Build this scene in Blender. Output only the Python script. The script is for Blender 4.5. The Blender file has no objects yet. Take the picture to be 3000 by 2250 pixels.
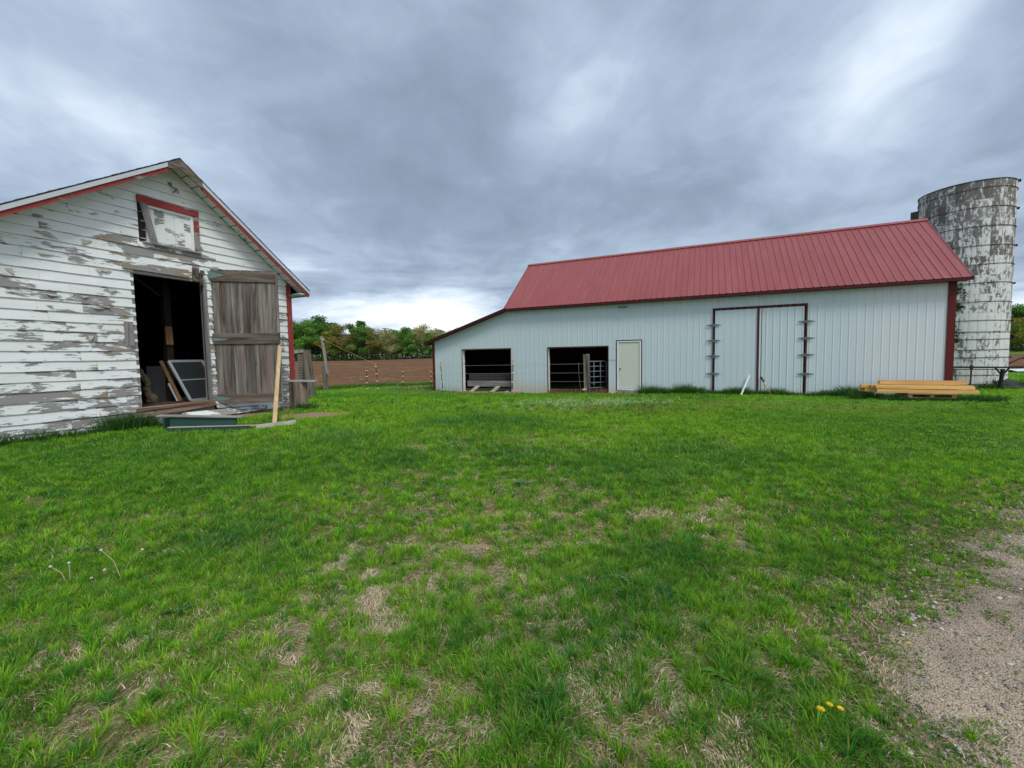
import bpy, math, random
import numpy as np
from mathutils import Vector, Matrix
R = math.radians
random.seed(7)
rng = np.random.default_rng(11)
scn = bpy.context.scene
col = scn.collection

# ------------------------------------------------------------------ camera
F = 1215.0
pitch, roll = math.atan(72 / F), 0.0165
cd = bpy.data.cameras.new("camera"); cam = bpy.data.objects.new("camera", cd); col.objects.link(cam)
fw = Vector((0, math.cos(pitch), -math.sin(pitch))); up0 = Vector((0, math.sin(pitch), math.cos(pitch))); rt0 = Vector((1, 0, 0))
rt = rt0 * math.cos(roll) - up0 * math.sin(roll); up = up0 * math.cos(roll) + rt0 * math.sin(roll)
cam.matrix_world = Matrix(((rt.x, up.x, -fw.x, 0), (rt.y, up.y, -fw.y, 0), (rt.z, up.z, -fw.z, 1.6), (0, 0, 0, 1)))
cd.sensor_width = 36; cd.sensor_fit = 'HORIZONTAL'; cd.lens = 36 * F / 3000
cd.shift_y = -10 / 3000
cd.clip_start = 0.05; cd.clip_end = 5000
scn.camera = cam

# ------------------------------------------------------------------ node helper
class NT:
    def __init__(s, tree):
        s.t = tree; s.n = tree.nodes; s.l = tree.links; s.n.clear()
    def sock(s, i, v):
        if hasattr(v, 'is_linked') or isinstance(v, bpy.types.NodeSocket): s.l.new(v, i)
        elif v is not None:
            try: i.default_value = v
            except Exception:
                i.default_value = (*v, 1.0) if len(v) == 3 else v
    def m(s, op, a, b=None, c=None, clamp=False):
        n = s.n.new('ShaderNodeMath'); n.operation = op; n.use_clamp = clamp
        for i, v in enumerate((a, b, c)):
            if v is not None: s.sock(n.inputs[i], v)
        return n.outputs[0]
    def vm(s, op, a, b=None, out=0):
        n = s.n.new('ShaderNodeVectorMath'); n.operation = op
        s.sock(n.inputs[0], a)
        if b is not None: s.sock(n.inputs[1], b)
        return n.outputs[out]
    def mix(s, f, a, b, mode='MIX'):
        n = s.n.new('ShaderNodeMix'); n.data_type = 'RGBA'; n.blend_type = mode
        s.sock(n.inputs[0], f); s.sock(n.inputs[6], a if hasattr(a, 'links') else (*a, 1.0)[:4]); s.sock(n.inputs[7], b if hasattr(b, 'links') else (*b, 1.0)[:4])
        return n.outputs[2]
    def mapping(s, v, scale=(1, 1, 1), loc=(0, 0, 0), rot=(0, 0, 0)):
        n = s.n.new('ShaderNodeMapping'); s.l.new(v, n.inputs[0])
        n.inputs['Scale'].default_value = scale; n.inputs['Location'].default_value = loc; n.inputs['Rotation'].default_value = rot
        return n.outputs[0]
    def noise(s, v, scale=1, detail=4, rough=.55, dist=0, out=0):
        n = s.n.new('ShaderNodeTexNoise'); s.l.new(v, n.inputs['Vector'])
        n.inputs['Scale'].default_value = scale; n.inputs['Detail'].default_value = detail
        n.inputs['Roughness'].default_value = rough; n.inputs['Distortion'].default_value = dist
        return n.outputs[out]
    def vor(s, v, scale=1, feature='F1', out='Distance', rnd=1):
        n = s.n.new('ShaderNodeTexVoronoi'); n.feature = feature; s.l.new(v, n.inputs['Vector'])
        n.inputs['Scale'].default_value = scale; n.inputs['Randomness'].default_value = rnd
        return n.outputs[out]
    def ramp(s, f, stops, interp='LINEAR'):
        n = s.n.new('ShaderNodeValToRGB'); s.l.new(f, n.inputs[0]); cr = n.color_ramp; cr.interpolation = interp
        while len(cr.elements) < len(stops): cr.elements.new(.5)
        for e, (p, c) in zip(cr.elements, stops):
            e.position = p; e.color = (*c, 1.0)[:4] if isinstance(c, tuple) else (c, c, c, 1)
        return n.outputs[0]
    def step(s, f, a, b):
        n = s.n.new('ShaderNodeMapRange'); n.interpolation_type = 'SMOOTHSTEP'
        s.sock(n.inputs[0], f); s.sock(n.inputs[1], a); s.sock(n.inputs[2], b)
        return n.outputs[0]
    def xyz(s, v):
        n = s.n.new('ShaderNodeSeparateXYZ'); s.l.new(v, n.inputs[0]); return n.outputs
    def comb(s, x, y, z):
        n = s.n.new('ShaderNodeCombineXYZ')
        for i, v in enumerate((x, y, z)): s.sock(n.inputs[i], v)
        return n.outputs[0]
    def obj(s):
        return s.n.new('ShaderNodeTexCoord').outputs['Object']
    def attr(s, name, out='Fac'):
        n = s.n.new('ShaderNodeAttribute'); n.attribute_name = name; return n.outputs[out]
    def geo(s, out='Position'):
        return s.n.new('ShaderNodeNewGeometry').outputs[out]
    def bump(s, h, strength=.5, dist=.01, normal=None):
        n = s.n.new('ShaderNodeBump'); n.inputs['Strength'].default_value = strength; n.inputs['Distance'].default_value = dist
        s.l.new(h, n.inputs['Height'])
        if normal is not None: s.l.new(normal, n.inputs['Normal'])
        return n.outputs[0]
    def out(s, colr, rough=.8, normal=None, spec=.3, metal=0):
        b = s.n.new('ShaderNodeBsdfPrincipled'); o = s.n.new('ShaderNodeOutputMaterial')
        s.sock(b.inputs['Base Color'], colr if hasattr(colr, 'links') else (*colr, 1.0)[:4])
        s.sock(b.inputs['Roughness'], rough); s.sock(b.inputs['Metallic'], metal)
        b.inputs['Specular IOR Level'].default_value = spec
        if normal is not None: s.l.new(normal, b.inputs['Normal'])
        s.l.new(b.outputs[0], o.inputs[0]); return b, o

def mat(name, fn):
    m = bpy.data.materials.new(name); m.use_nodes = True; fn(NT(m.node_tree)); return m

# ------------------------------------------------------------------ sky and sun
SUN_EL, SUN_AZ = R(52), R(152)          # azimuth clockwise from +Y: behind the camera, to the right
w = bpy.data.worlds.new("World"); scn.world = w; w.use_nodes = True
t = NT(w.node_tree)
sky = t.n.new('ShaderNodeTexSky'); sky.sky_type = 'NISHITA'; sky.sun_disc = False
sky.sun_elevation = SUN_EL; sky.sun_rotation = SUN_AZ; sky.air_density = 1.0; sky.dust_density = 1.5
dirv = t.n.new('ShaderNodeTexCoord').outputs['Generated']
dirv = t.vm('NORMALIZE', dirv)
X, Y, Z = t.xyz(dirv)
zc = t.m('MAXIMUM', Z, 0.0)
inv = t.m('DIVIDE', 1.0, t.m('ADD', zc, .22))
P = t.comb(t.m('MULTIPLY', X, inv), t.m('MULTIPLY', Y, inv), t.m('MULTIPLY', Z, .6))
P1 = t.mapping(P, scale=(1.0, .95, 1), rot=(0, 0, R(-12)), loc=(5.3, 2.2, 0))
warp = t.noise(P1, 1.3, 4, .55, out=1)
P2 = t.vm('ADD', P1, t.vm('MULTIPLY', t.vm('SUBTRACT', warp, (.5, .5, .5)), (.55, .55, 0)))
big = t.noise(P2, 1.0, 4, .5)
fine = t.noise(P2, 3.2, 7, .54)
wisp = t.noise(t.mapping(P2, scale=(1.5, .6, 1), rot=(0, 0, R(38))), 4.5, 6, .56, .3)
low = t.noise(t.mapping(dirv, scale=(2.2, 2.2, 13)), 1.6, 6, .58, .3)      # flat layered cloud near the horizon
v = t.m('ADD', t.m('MULTIPLY', t.m('SUBTRACT', big, .5), .66), t.m('MULTIPLY', t.m('SUBTRACT', fine, .5), .54))
v = t.m('ADD', v, t.m('MULTIPLY', t.m('SUBTRACT', wisp, .5), .20))
v = t.m('ADD', v, t.m('MULTIPLY', t.m('MULTIPLY', t.m('SUBTRACT', low, .50), t.step(Z, .32, .08)), 1.5))
v = t.m('ADD', v, .50)
def blob(d, amp, k):
    global v
    L = math.sqrt(sum(q * q for q in d)); d = tuple(q / L for q in d)
    dt = t.vm('DOT_PRODUCT', dirv, d, out=1)
    g = t.m('EXPONENT', t.m('MULTIPLY', t.m('SUBTRACT', 1.0, dt), -k))
    v = t.m('ADD', v, t.m('MULTIPLY', g, amp))
for d, a, k in [((-.256, .927, .275), -.13, 22), ((-.08, .95, .30), -.06, 40), ((-.404, .8, .446), -.03, 18), ((.38, .86, .33), -.10, 24), ((.394, .8, .46), -.06, 22),
                ((-.685, .6, .401), .06, 50), ((-.69, .646, .327), .10, 50), ((.112, .866, .488), .13, 110), ((.16, .82, .55), .07, 90),
                ((.672, .53, .545), .085, 700), ((.655, .56, .525), .095, 700), ((.640, .59, .505), .10, 700), ((.625, .615, .485), .10, 700), ((.61, .64, .465), .10, 700), ((.597, .66, .448), .095, 700), ((.58, .685, .43), .085, 700), ((.565, .71, .41), .08, 600), ((.545, .745, .38), .07, 500), ((.53, .78, .34), .06, 400), ((.76, .50, .47), -.10, 60), ((.6, .75, .27), .10, 60), ((.45, .85, .28), .05, 60),
                ((.75, .55, .38), -.07, 60), ((-.116, .981, .14), .20, 200), ((-.33, .93, .11), .22, 120), ((-.2, .96, .06), .22, 120), ((-.52, .8, .2), .10, 60), ((.2, .95, .12), .08, 60)]:
    blob(d, a, k)
horiz = t.step(Z, .17, .02)
v = t.m('ADD', v, t.m('MULTIPLY', horiz, .20))
back = t.step(Y, .1, -.7)                       # thinner, brighter cloud in the part of the sky where the sun is
v = t.m('ADD', v, t.m('MULTIPLY', back, .26))
cl = t.ramp(v, [(.05, (.14, .185, .25)), (.34, (.215, .275, .36)), (.56, (.32, .395, .50)), (.78, (.52, .60, .69)), (1.0, (.78, .79, .77))])
cl = t.mix(1.0, cl, (10, 10, 10), 'MULTIPLY')
cover = t.ramp(v, [(.55, .96), (1.0, .93)])
csky = t.mix(cover, sky.outputs[0], cl)
bg = t.n.new('ShaderNodeBackground'); t.l.new(csky, bg.inputs[0]); bg.inputs[1].default_value = 0.1
wo = t.n.new('ShaderNodeOutputWorld'); t.l.new(bg.outputs[0], wo.inputs[0])

sd = bpy.data.lights.new("sun", 'SUN'); sun = bpy.data.objects.new("sun", sd); col.objects.link(sun)
sd.energy = 1.5; sd.angle = R(16); sd.color = (1.0, .94, .84)
sv = Vector((math.sin(SUN_AZ) * math.cos(SUN_EL), math.cos(SUN_AZ) * math.cos(SUN_EL), math.sin(SUN_EL)))
sun.rotation_euler = (-sv).to_track_quat('-Z', 'Y').to_euler(); sun.location = sv * 60
scn.view_settings.view_transform = 'Standard'; scn.view_settings.look = 'None'; scn.view_settings.gamma = 1
scn.view_settings.use_curve_mapping = False
scn.view_settings.exposure = 0.58
scn.render.engine = 'CYCLES'; scn.render.filter_size = 1.0
scn.cycles.max_bounces = 6; scn.cycles.transparent_max_bounces = 6

# ------------------------------------------------------------------ numpy noise
def vnoise(x, y, seed=0):
    xi = np.floor(x).astype(np.int64); yi = np.floor(y).astype(np.int64); fx = x - xi; fy = y - yi
    def h(a, b):
        n = (a * 374761393 + b * 668265263 + seed * 982451653) & 0xffffffff
        n = ((n ^ (n >> 13)) * 1274126177) & 0xffffffff
        return ((n ^ (n >> 16)) & 0xffff) / 65535.0
    fx = fx * fx * (3 - 2 * fx); fy = fy * fy * (3 - 2 * fy)
    return (h(xi, yi) * (1 - fx) + h(xi + 1, yi) * fx) * (1 - fy) + (h(xi, yi + 1) * (1 - fx) + h(xi + 1, yi + 1) * fx) * fy
def fbm(x, y, seed=0, o=4):
    s = 0; a = .5; tot = 0
    for i in range(o):
        s = s + a * vnoise(x * 2 ** i + 13.7 * i, y * 2 ** i - 7.1 * i, seed + i); tot += a; a *= .55
    return s / tot
def sstep(a, b, x):
    q = np.clip((x - a) / (b - a), 0, 1); return q * q * (3 - 2 * q)

# ------------------------------------------------------------------ terrain height
CP = np.array([(0, 0, 0), (-2, 1.5, 0), (2, 1.5, 0), (5, 4, 0), (0, 5, .02), (-8.45, 6.8, .26), (-6.15, 11.7, .30), (-8.2, 7.4, .26), (-4.9, 8.4, .24), (-6.9, 8, .26), (-3, 7.3, .14),
    (-5.4, 10.5, .28), (-12, 10, .25), (-12, 14, .2), (-4.2, 22.1, -.17), (-2.5, 21, -.19), (1.7, 19.4, -.19), (4.6, 18, -.12), (8, 16.5, -.04), (12.2, 14.5, -.04), (14.4, 13.5, 0), (14, 12, .02), (18.8, 15.8, 0),
    (19, 17.7, 0), (12, 8, 0), (6, 10, 0), (-10.3, 22.9, -.1), (-8, 23, -.15), (-8.35, 17, .05), (2, 13, -.04), (-5.6, 28.5, -.3), (-10.7, 23.6, -.15), (34, 28, 0), (30, 5, 0), (0, -6, 0), (-15, 0, .1),
    (-10, 40, -.35), (0, 40, -.3), (30, 40, -.1), (60, 60, .1), (-60, 60, -.2), (-100, 190, .75), (-60, 190, .75), (-30, 190, 1.2), (20, 190, 1.4), (100, 190, 1.5), (200, 160, 1.6),
    (-200, 200, .8), (0, 500, 1.5), (400, 300, 1.5), (-400, 300, 1), (300, -100, 0), (-300, -100, 0), (0, -300, 0), (0, 700, 1.5)])
def T(x, y, bumps=True):
    x = np.asarray(x, float); y = np.asarray(y, float); sh = x.shape; x = x.ravel(); y = y.ravel()
    o = np.zeros_like(x)
    for a in range(0, len(x), 60000):
        dx = x[a:a + 60000, None] - CP[:, 0]; dy = y[a:a + 60000, None] - CP[:, 1]
        ww = 1 / (dx * dx + dy * dy + .6) ** 1.6
        o[a:a + 60000] = (ww * CP[:, 2]).sum(1) / ww.sum(1)
    if bumps:
        nb = 1 - sstep(14, 30, np.hypot(x, y))
        o += nb * ((fbm(x * 1.3, y * 1.3, 5, 3) - .5) * .07 + (fbm(x * 5, y * 5, 9, 2) - .5) * .022)
    return o.reshape(sh)
def Tz(x, y): return float(T(np.array([x]), np.array([y]))[0])

TRK = np.array([(1.30, .2), (1.60, 1.42), (1.82, 1.82), (2.17, 2.16), (2.68, 2.50), (3.45, 3.08), (4.95, 4.02), (9, 5.95), (16, 9.0), (30, 13), (60, 20)])
def track_d(x, y):
    """signed distance to the edge of the gravel track, positive on the gravel"""
    x = np.asarray(x, float); y = np.asarray(y, float)
    ey = np.interp(x, TRK[:, 0], TRK[:, 1])
    n = (fbm(x * 1.1, y * 1.1, 21, 4) - .5) * .6 + (fbm(x * 4, y * 4, 27, 3) - .5) * .55
    return (ey - y) * .82 + n * np.clip(.25 + .12 * np.hypot(x, y), .3, 1.2)
def field_edge(x):
    x = np.asarray(x, float)
    return np.clip(np.where(x < -3, 32.1 + (x + 3) * 1.1, 32.1 + (x + 3) * .07), 11, 60)

# ------------------------------------------------------------------ tagging and building
def tag(o, label=None, cat=None, group=None, kind=None):
    if label: o['label'] = label
    if cat: o['category'] = cat
    if group: o['group'] = group
    if kind: o['kind'] = kind
    return o
def empty(name, loc, rz=0, label=None, cat=None, group=None):
    o = bpy.data.objects.new(name, None); col.objects.link(o); o.location = loc; o.rotation_euler = (0, 0, rz); o.empty_display_size = .2
    return tag(o, label, cat, group)
class MB:
    def __init__(s): s.v = []; s.f = []; s.mi = []; s.var = []
    def face(s, pts, mi=0, var=0.5):
        b = len(s.v); s.v += [tuple(p) for p in pts]; s.f.append(tuple(range(b, b + len(pts)))); s.mi.append(mi); s.var.append(var)
    def hexa(s, c, mi=0, var=None):
        """8 corners: 4 bottom ccw, 4 top ccw"""
        var = random.random() if var is None else var
        b = len(s.v); s.v += [tuple(p) for p in c]
        for q in ((3, 2, 1, 0), (4, 5, 6, 7), (0, 1, 5, 4), (1, 2, 6, 5), (2, 3, 7, 6), (3, 0, 4, 7)):
            s.f.append(tuple(b + i for i in q)); s.mi.append(mi); s.var.append(var)
    def box(s, x0, x1, y0, y1, z0, z1, mi=0, var=None, jit=0):
        j = lambda: random.uniform(-jit, jit)
        s.hexa([(x + j(), y + j(), z + j()) for z in (z0, z1) for x, y in ((x0, y0), (x1, y0), (x1, y1), (x0, y1))], mi, var)
    def bar(s, a, b, w, h, upv=(0, 0, 1), mi=0, var=None):
        a = Vector(a); b = Vector(b); d = (b - a).normalized(); u = Vector(upv)
        if abs(d.dot(u)) > .98: u = Vector((0, 1, 0))
        sd_ = d.cross(u).normalized() * w / 2; u2 = sd_.normalized().cross(d).normalized() * h / 2
        s.hexa([a - sd_ - u2, a + sd_ - u2, b + sd_ - u2, b - sd_ - u2, a - sd_ + u2, a + sd_ + u2, b + sd_ + u2, b - sd_ + u2], mi, var)
    def tube(s, pts, r, n=8, mi=0, var=None, cap=True):
        var = random.random() if var is None else var
        pts = [Vector(p) for p in pts]; rr = r if isinstance(r, (list, tuple)) else [r] * len(pts); rings = []
        pu = None
        for i, p in enumerate(pts):
            d = (pts[min(i + 1, len(pts) - 1)] - pts[max(i - 1, 0)]).normalized()
            u = Vector((0, 0, 1)) if abs(d.z) < .95 else Vector((1, 0, 0))
            if pu is not None: u = pu
            a = (u - d * u.dot(d)).normalized(); pu = a; b = d.cross(a)
            base = len(s.v)
            for k in range(n):
                th = 2 * math.pi * k / n; s.v.append(tuple(p + (a * math.cos(th) + b * math.sin(th)) * rr[i]))
            rings.append(base)
        for i in range(len(rings) - 1):
            for k in range(n):
                k2 = (k + 1) % n
                s.f.append((rings[i] + k, rings[i] + k2, rings[i + 1] + k2, rings[i + 1] + k)); s.mi.append(mi); s.var.append(var)
        if cap:
            s.f.append(tuple(rings[0] + k for k in reversed(range(n)))); s.mi.append(mi); s.var.append(var)
            s.f.append(tuple(rings[-1] + k for k in range(n))); s.mi.append(mi); s.var.append(var)
    def build(s, name, mats, parent=None, smooth=False, bevel=0, loc=None, rz=None):
        me = bpy.data.meshes.new(name); me.from_pydata(s.v, [], s.f); 
        mats = mats if isinstance(mats, (list, tuple)) else [mats]
        for m_ in mats: me.materials.append(m_)
        me.polygons.foreach_set('material_index', s.mi)
        at = me.attributes.new('var', 'FLOAT', 'FACE'); at.data.foreach_set('value', s.var)
        if smooth: me.polygons.foreach_set('use_smooth', [True] * len(s.f))
        me.update()
        o = bpy.data.objects.new(name, me); col.objects.link(o)
        if parent: o.parent = parent
        if loc is not None: o.location = loc
        if rz is not None: o.rotation_euler = (0, 0, rz)
        if bevel:
            b = o.modifiers.new('bevel', 'BEVEL'); b.width = bevel; b.segments = 2; b.limit_method = 'ANGLE'
        return o
def np_mesh(name, verts, faces_n, loops, mats, cols=None, smooth=False):
    """verts (N,3), faces_n sizes, loops flat"""
    me = bpy.data.meshes.new(name); me.vertices.add(len(verts)); me.vertices.foreach_set('co', verts.astype(np.float32).ravel())
    me.loops.add(len(loops)); me.loops.foreach_set('vertex_index', loops.astype(np.int32))
    me.polygons.add(len(faces_n)); st = np.concatenate([[0], np.cumsum(faces_n)[:-1]]).astype(np.int32)
    me.polygons.foreach_set('loop_start', st); me.polygons.foreach_set('loop_total', faces_n.astype(np.int32))
    if smooth: me.polygons.foreach_set('use_smooth', np.ones(len(faces_n), bool))
    if cols is not None:
        a = me.color_attributes.new('col', 'FLOAT_COLOR', 'POINT')
        a.data.foreach_set('color', np.concatenate([cols, np.ones((len(cols), 1))], 1).astype(np.float32).ravel())
    for m_ in mats: me.materials.append(m_)
    me.update(calc_edges=True)
    o = bpy.data.objects.new(name, me); col.objects.link(o); return o

# ------------------------------------------------------------------ materials
def m_ground(t):
    p = t.geo(); x, y, z = t.xyz(p)
    n1 = t.noise(p, 1.2, 5, .6); n2 = t.noise(p, 9, 6, .65); n3 = t.noise(p, 60, 4, .7)
    straw = t.mix(n3, (.26, .19, .10), (.50, .40, .25)); soil = t.mix(n3, (.09, .062, .036), (.24, .17, .105))
    c = t.mix(t.m('MULTIPLY', t.step(n2, .46, .62), .8), soil, straw)
    gr = t.mix(n2, (.05, .13, .016), (.11, .24, .03))
    far = t.step(t.vm('LENGTH', p, out=1), 3.5, 16)
    g = t.m('MAXIMUM', t.m('MULTIPLY', far, .96), t.m('MULTIPLY', t.step(n1, .50, .70), .35))
    c = t.mix(g, c, gr)
    # dirt along the gravel track
    e = t.m('ADD', t.m('SUBTRACT', y, t.m('MULTIPLY', x, .58)), t.m('MULTIPLY', n1, -1.2))
    c = t.mix(t.m('MULTIPLY', t.step(e, .70, .34), .85), c, t.mix(n3, (.19, .14, .10), (.40, .32, .23)))
    h = t.m('ADD', n2, t.m('MULTIPLY', n3, .4))
    t.out(c, .95, t.bump(h, .7, .03), .1)
M_ground = mat('lawn_soil', m_ground)
def m_gravel(t):
    p = t.geo()
    n1 = t.noise(p, .9, 4, .6); n2 = t.noise(p, 7, 5, .6); n3 = t.noise(p, 90, 4, .7)
    d = t.vor(p, 55, 'F1'); pc = t.vor(p, 55, 'F1', 'Color'); d2 = t.vor(p, 120, 'F1'); pc2 = t.vor(p, 120, 'F1', 'Color')
    sand = t.mix(n3, (.34, .26, .18), (.62, .50, .36)); dirt = t.mix(n3, (.20, .15, .11), (.44, .35, .26))
    c = t.mix(t.step(t.m('ADD', n1, t.m('MULTIPLY', n2, .3)), .55, .78), dirt, sand)
    r1 = t.xyz(pc)[0]; stone = t.ramp(r1, [(0, (.15, .12, .10)), (.3, (.38, .32, .26)), (.6, (.33, .23, .15)), (.8, (.52, .45, .36)), (1, (.30, .29, .28))])
    msk = t.m('MULTIPLY', t.step(d, .42, .30), t.step(t.xyz(pc)[1], .45, .55))
    c = t.mix(msk, c, stone)
    st2 = t.ramp(t.xyz(pc2)[0], [(0, (.15, .12, .11)), (.5, (.36, .31, .26)), (1, (.5, .45, .38))])
    c = t.mix(t.m('MULTIPLY', t.step(d2, .45, .35), t.step(t.xyz(pc2)[1], .35, .45)), c, st2)
    c = t.mix(t.m('MULTIPLY', t.step(t.noise(p, 22, 5, .7), .54, .68), .5), c, (.12, .095, .075))
    h = t.m('ADD', t.m('MULTIPLY', t.m('SUBTRACT', 1, d), msk), t.m('ADD', t.m('MULTIPLY', t.m('SUBTRACT', 1, d2), .5), t.m('MULTIPLY', n2, .8)))
    t.out(c, .9, t.bump(h, 1.0, .02), .15)
M_gravel = mat('gravel', m_gravel)
def m_field(t):
    p = t.geo(); q = t.mapping(p, rot=(0, 0, R(-12)))
    x, y, z = t.xyz(q)
    n1 = t.noise(t.mapping(q, scale=(.03, .25, 1)), 1, 5, .6); n2 = t.noise(q, 2.2, 6, .7); n3 = t.noise(t.mapping(q, scale=(.25, 1.3, 1)), 1, 5, .7)
    row = t.m('SINE', t.m('ADD', t.m('MULTIPLY', y, 8.3), t.m('MULTIPLY', n2, 2)))
    c = t.mix(n2, (.105, .052, .028), (.215, .115, .066))
    c = t.mix(t.m('MULTIPLY', t.step(n1, .50, .62), .45), c, (.25, .145, .085))
    c = t.mix(t.m('MULTIPLY', t.step(row, .2, 1.), .25), c, (.09, .05, .035))
    c = t.mix(t.m('MULTIPLY', t.step(n3, .575, .66), .8), c, (.42, .29, .12))
    h = t.m('ADD', t.m('MULTIPLY', row, .5), n2)
    t.out(c, .95, t.bump(h, .8, .12), .05)
M_field = mat('ploughed_earth', m_field)

def attr_leaf(name, trans=.35, rough=.6, spec=.25):
    def fn(t):
        c = t.attr('col', 'Color')
        b = t.n.new('ShaderNodeBsdfPrincipled'); t.l.new(c, b.inputs['Base Color']); b.inputs['Roughness'].default_value = rough; b.inputs['Specular IOR Level'].default_value = spec
        tr = t.n.new('ShaderNodeBsdfTranslucent'); t.l.new(t.mix(1.0, c, (1.3, 1.35, .6), 'MULTIPLY'), tr.inputs[0])
        mx = t.n.new('ShaderNodeMixShader'); mx.inputs[0].default_value = trans
        t.l.new(b.outputs[0], mx.inputs[1]); t.l.new(tr.outputs[0], mx.inputs[2])
        o = t.n.new('ShaderNodeOutputMaterial'); t.l.new(mx.outputs[0], o.inputs[0])
    return mat(name, fn)
M_grass = attr_leaf('grass_blades')
M_straw = attr_leaf('straw', .15, .8, .1)
M_leaf = attr_leaf('foliage', .3, .7, .15)
M_stone = attr_leaf('stones', 0, .75, .3)

def m_peel(bias=0.0, lo=True, red=False):
    """old paint flaking off grey boards; the more worn areas have a shape of their own on the wall"""
    def fn(t):
        p = t.obj(); x, y, z = t.xyz(p); var = t.attr('var')
        sh = t.comb(t.m('MULTIPLY', var, 17.3), t.m('MULTIPLY', var, 31.7), 0)
        q = t.vm('ADD', p, sh)
        a = t.noise(t.mapping(q, scale=(.9, 1, 2.6)), 1.9, 7, .60, .25)
        b = t.noise(t.mapping(q, scale=(.8, 1, 9)), 6.5, 5, .62, .2)
        f = t.noise(t.mapping(q, scale=(1, 1, 14)), 22, 4, .6)
        P_ = t.m('ADD', t.m('MULTIPLY', a, .72), t.m('MULTIPLY', b, .28))
        if lo:
            low = t.step(z, 4.35, 2.0); vlow = t.step(z, 1.9, .9); door = t.step(x, .2, 2.0); 
            edge = t.step(x, 3.2, 3.9)
            amt = t.m('ADD', t.m('MULTIPLY', low, .035), t.m('MULTIPLY', t.m('MULTIPLY', door, low), .035))
            amt = t.m('ADD', amt, t.m('MULTIPLY', vlow, .035))
            g1 = t.m('MULTIPLY', t.m('MULTIPLY', t.step(x, 1.0, 1.9), t.step(x, 3.6, 3.0)), t.m('MULTIPLY', t.step(z, 3.6, 3.8), t.step(z, 4.25, 3.95)))
            amt = t.m('ADD', amt, t.m('MULTIPLY', g1, .09))
            amt = t.m('ADD', amt, t.m('SUBTRACT', bias - .022, t.m('MULTIPLY', t.step(z, 4.0, 4.5), .03)))
        else: amt = bias
        amt = t.m('ADD', amt, t.m('MULTIPLY', t.m('SUBTRACT', var, .55), .085 if lo else .03)); thr = t.m('SUBTRACT', .575, amt)
        msk = t.step(t.m('SUBTRACT', P_, thr), -.004, .004)
        wood = t.mix(f, (.16, .155, .155), (.36, .345, .335)); wood = t.mix(t.step(t.noise(q, .8, 3), .52, .62), wood, t.mix(f, (.20, .15, .10), (.36, .28, .20)))
        if red:
            paint = t.mix(b, (.23, .032, .03), (.33, .06, .055))
        else:
            paint = t.mix(t.noise(q, 2, 4, .6), (.69, .72, .735), (.82, .84, .85))
            dirt = t.step(f, .60, .75); paint = t.mix(t.m('MULTIPLY', dirt, .35), paint, (.42, .43, .40))
            gd = t.m('MULTIPLY', t.step(t.noise(t.mapping(q, scale=(.6, 1, 3)), 1.0, 4), .40, .62), .30)
            paint = t.mix(gd, paint, (.56, .62, .55))
            crack = t.m('MULTIPLY', t.step(t.noise(t.mapping(q, scale=(1, 1, 18)), 7, 5, .7), .665, .70), .55); paint = t.mix(crack, paint, (.22, .21, .2))
        c = t.mix(msk, paint, wood)
        rim = t.m('MULTIPLY', t.step(t.m('SUBTRACT', P_, thr), -.018, -.004), t.m('SUBTRACT', 1, msk))
        h = t.m('ADD', t.m('MULTIPLY', t.m('SUBTRACT', 1, msk), 1.0), t.m('ADD', t.m('MULTIPLY', f, .25), t.m('MULTIPLY', rim, .9)))
        t.out(c, .75, t.bump(h, .9, .006), .25)
    return fn
M_siding = mat('flaking_white_paint', m_peel())
M_trimw = mat('worn_white_trim', m_peel(-.02, False))
M_trimw2 = mat('flaking_white_trim', m_peel(.05, False))
M_redtrim = mat('flaking_red_paint', m_peel(-.015, False, True))
M_redworn = mat('worn_red_paint', m_peel(.10, False, True))
M_cream = mat('curled_paint', lambda t: t.out(t.mix(t.noise(t.obj(), 30, 3), (.24, .21, .17), (.55, .53, .46)), .8))

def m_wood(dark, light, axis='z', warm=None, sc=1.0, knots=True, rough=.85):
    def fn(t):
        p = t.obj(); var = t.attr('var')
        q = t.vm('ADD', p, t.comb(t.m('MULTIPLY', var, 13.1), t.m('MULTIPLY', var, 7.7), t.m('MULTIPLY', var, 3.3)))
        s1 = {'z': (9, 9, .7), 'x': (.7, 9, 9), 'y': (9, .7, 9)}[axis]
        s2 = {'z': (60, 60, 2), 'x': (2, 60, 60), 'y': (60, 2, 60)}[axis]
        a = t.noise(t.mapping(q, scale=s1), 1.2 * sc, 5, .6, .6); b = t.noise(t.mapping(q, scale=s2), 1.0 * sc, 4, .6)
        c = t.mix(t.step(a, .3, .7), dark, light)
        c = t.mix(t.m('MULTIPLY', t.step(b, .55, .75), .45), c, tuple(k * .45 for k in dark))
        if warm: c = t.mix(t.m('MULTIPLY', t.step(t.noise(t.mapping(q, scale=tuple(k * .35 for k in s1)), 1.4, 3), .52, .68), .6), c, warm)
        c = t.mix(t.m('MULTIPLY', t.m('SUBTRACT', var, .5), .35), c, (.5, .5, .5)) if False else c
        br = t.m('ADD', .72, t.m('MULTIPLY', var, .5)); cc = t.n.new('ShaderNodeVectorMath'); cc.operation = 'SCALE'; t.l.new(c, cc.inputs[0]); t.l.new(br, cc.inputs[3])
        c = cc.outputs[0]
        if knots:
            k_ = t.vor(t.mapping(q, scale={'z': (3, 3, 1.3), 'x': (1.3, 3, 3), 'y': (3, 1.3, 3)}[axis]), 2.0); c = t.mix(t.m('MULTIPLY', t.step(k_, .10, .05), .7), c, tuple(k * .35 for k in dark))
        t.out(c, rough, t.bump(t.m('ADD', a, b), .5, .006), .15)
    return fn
M_plank = mat('weathered_planks', m_wood((.070, .062, .056), (.25, .225, .205), 'z', (.15, .095, .07)))
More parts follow.
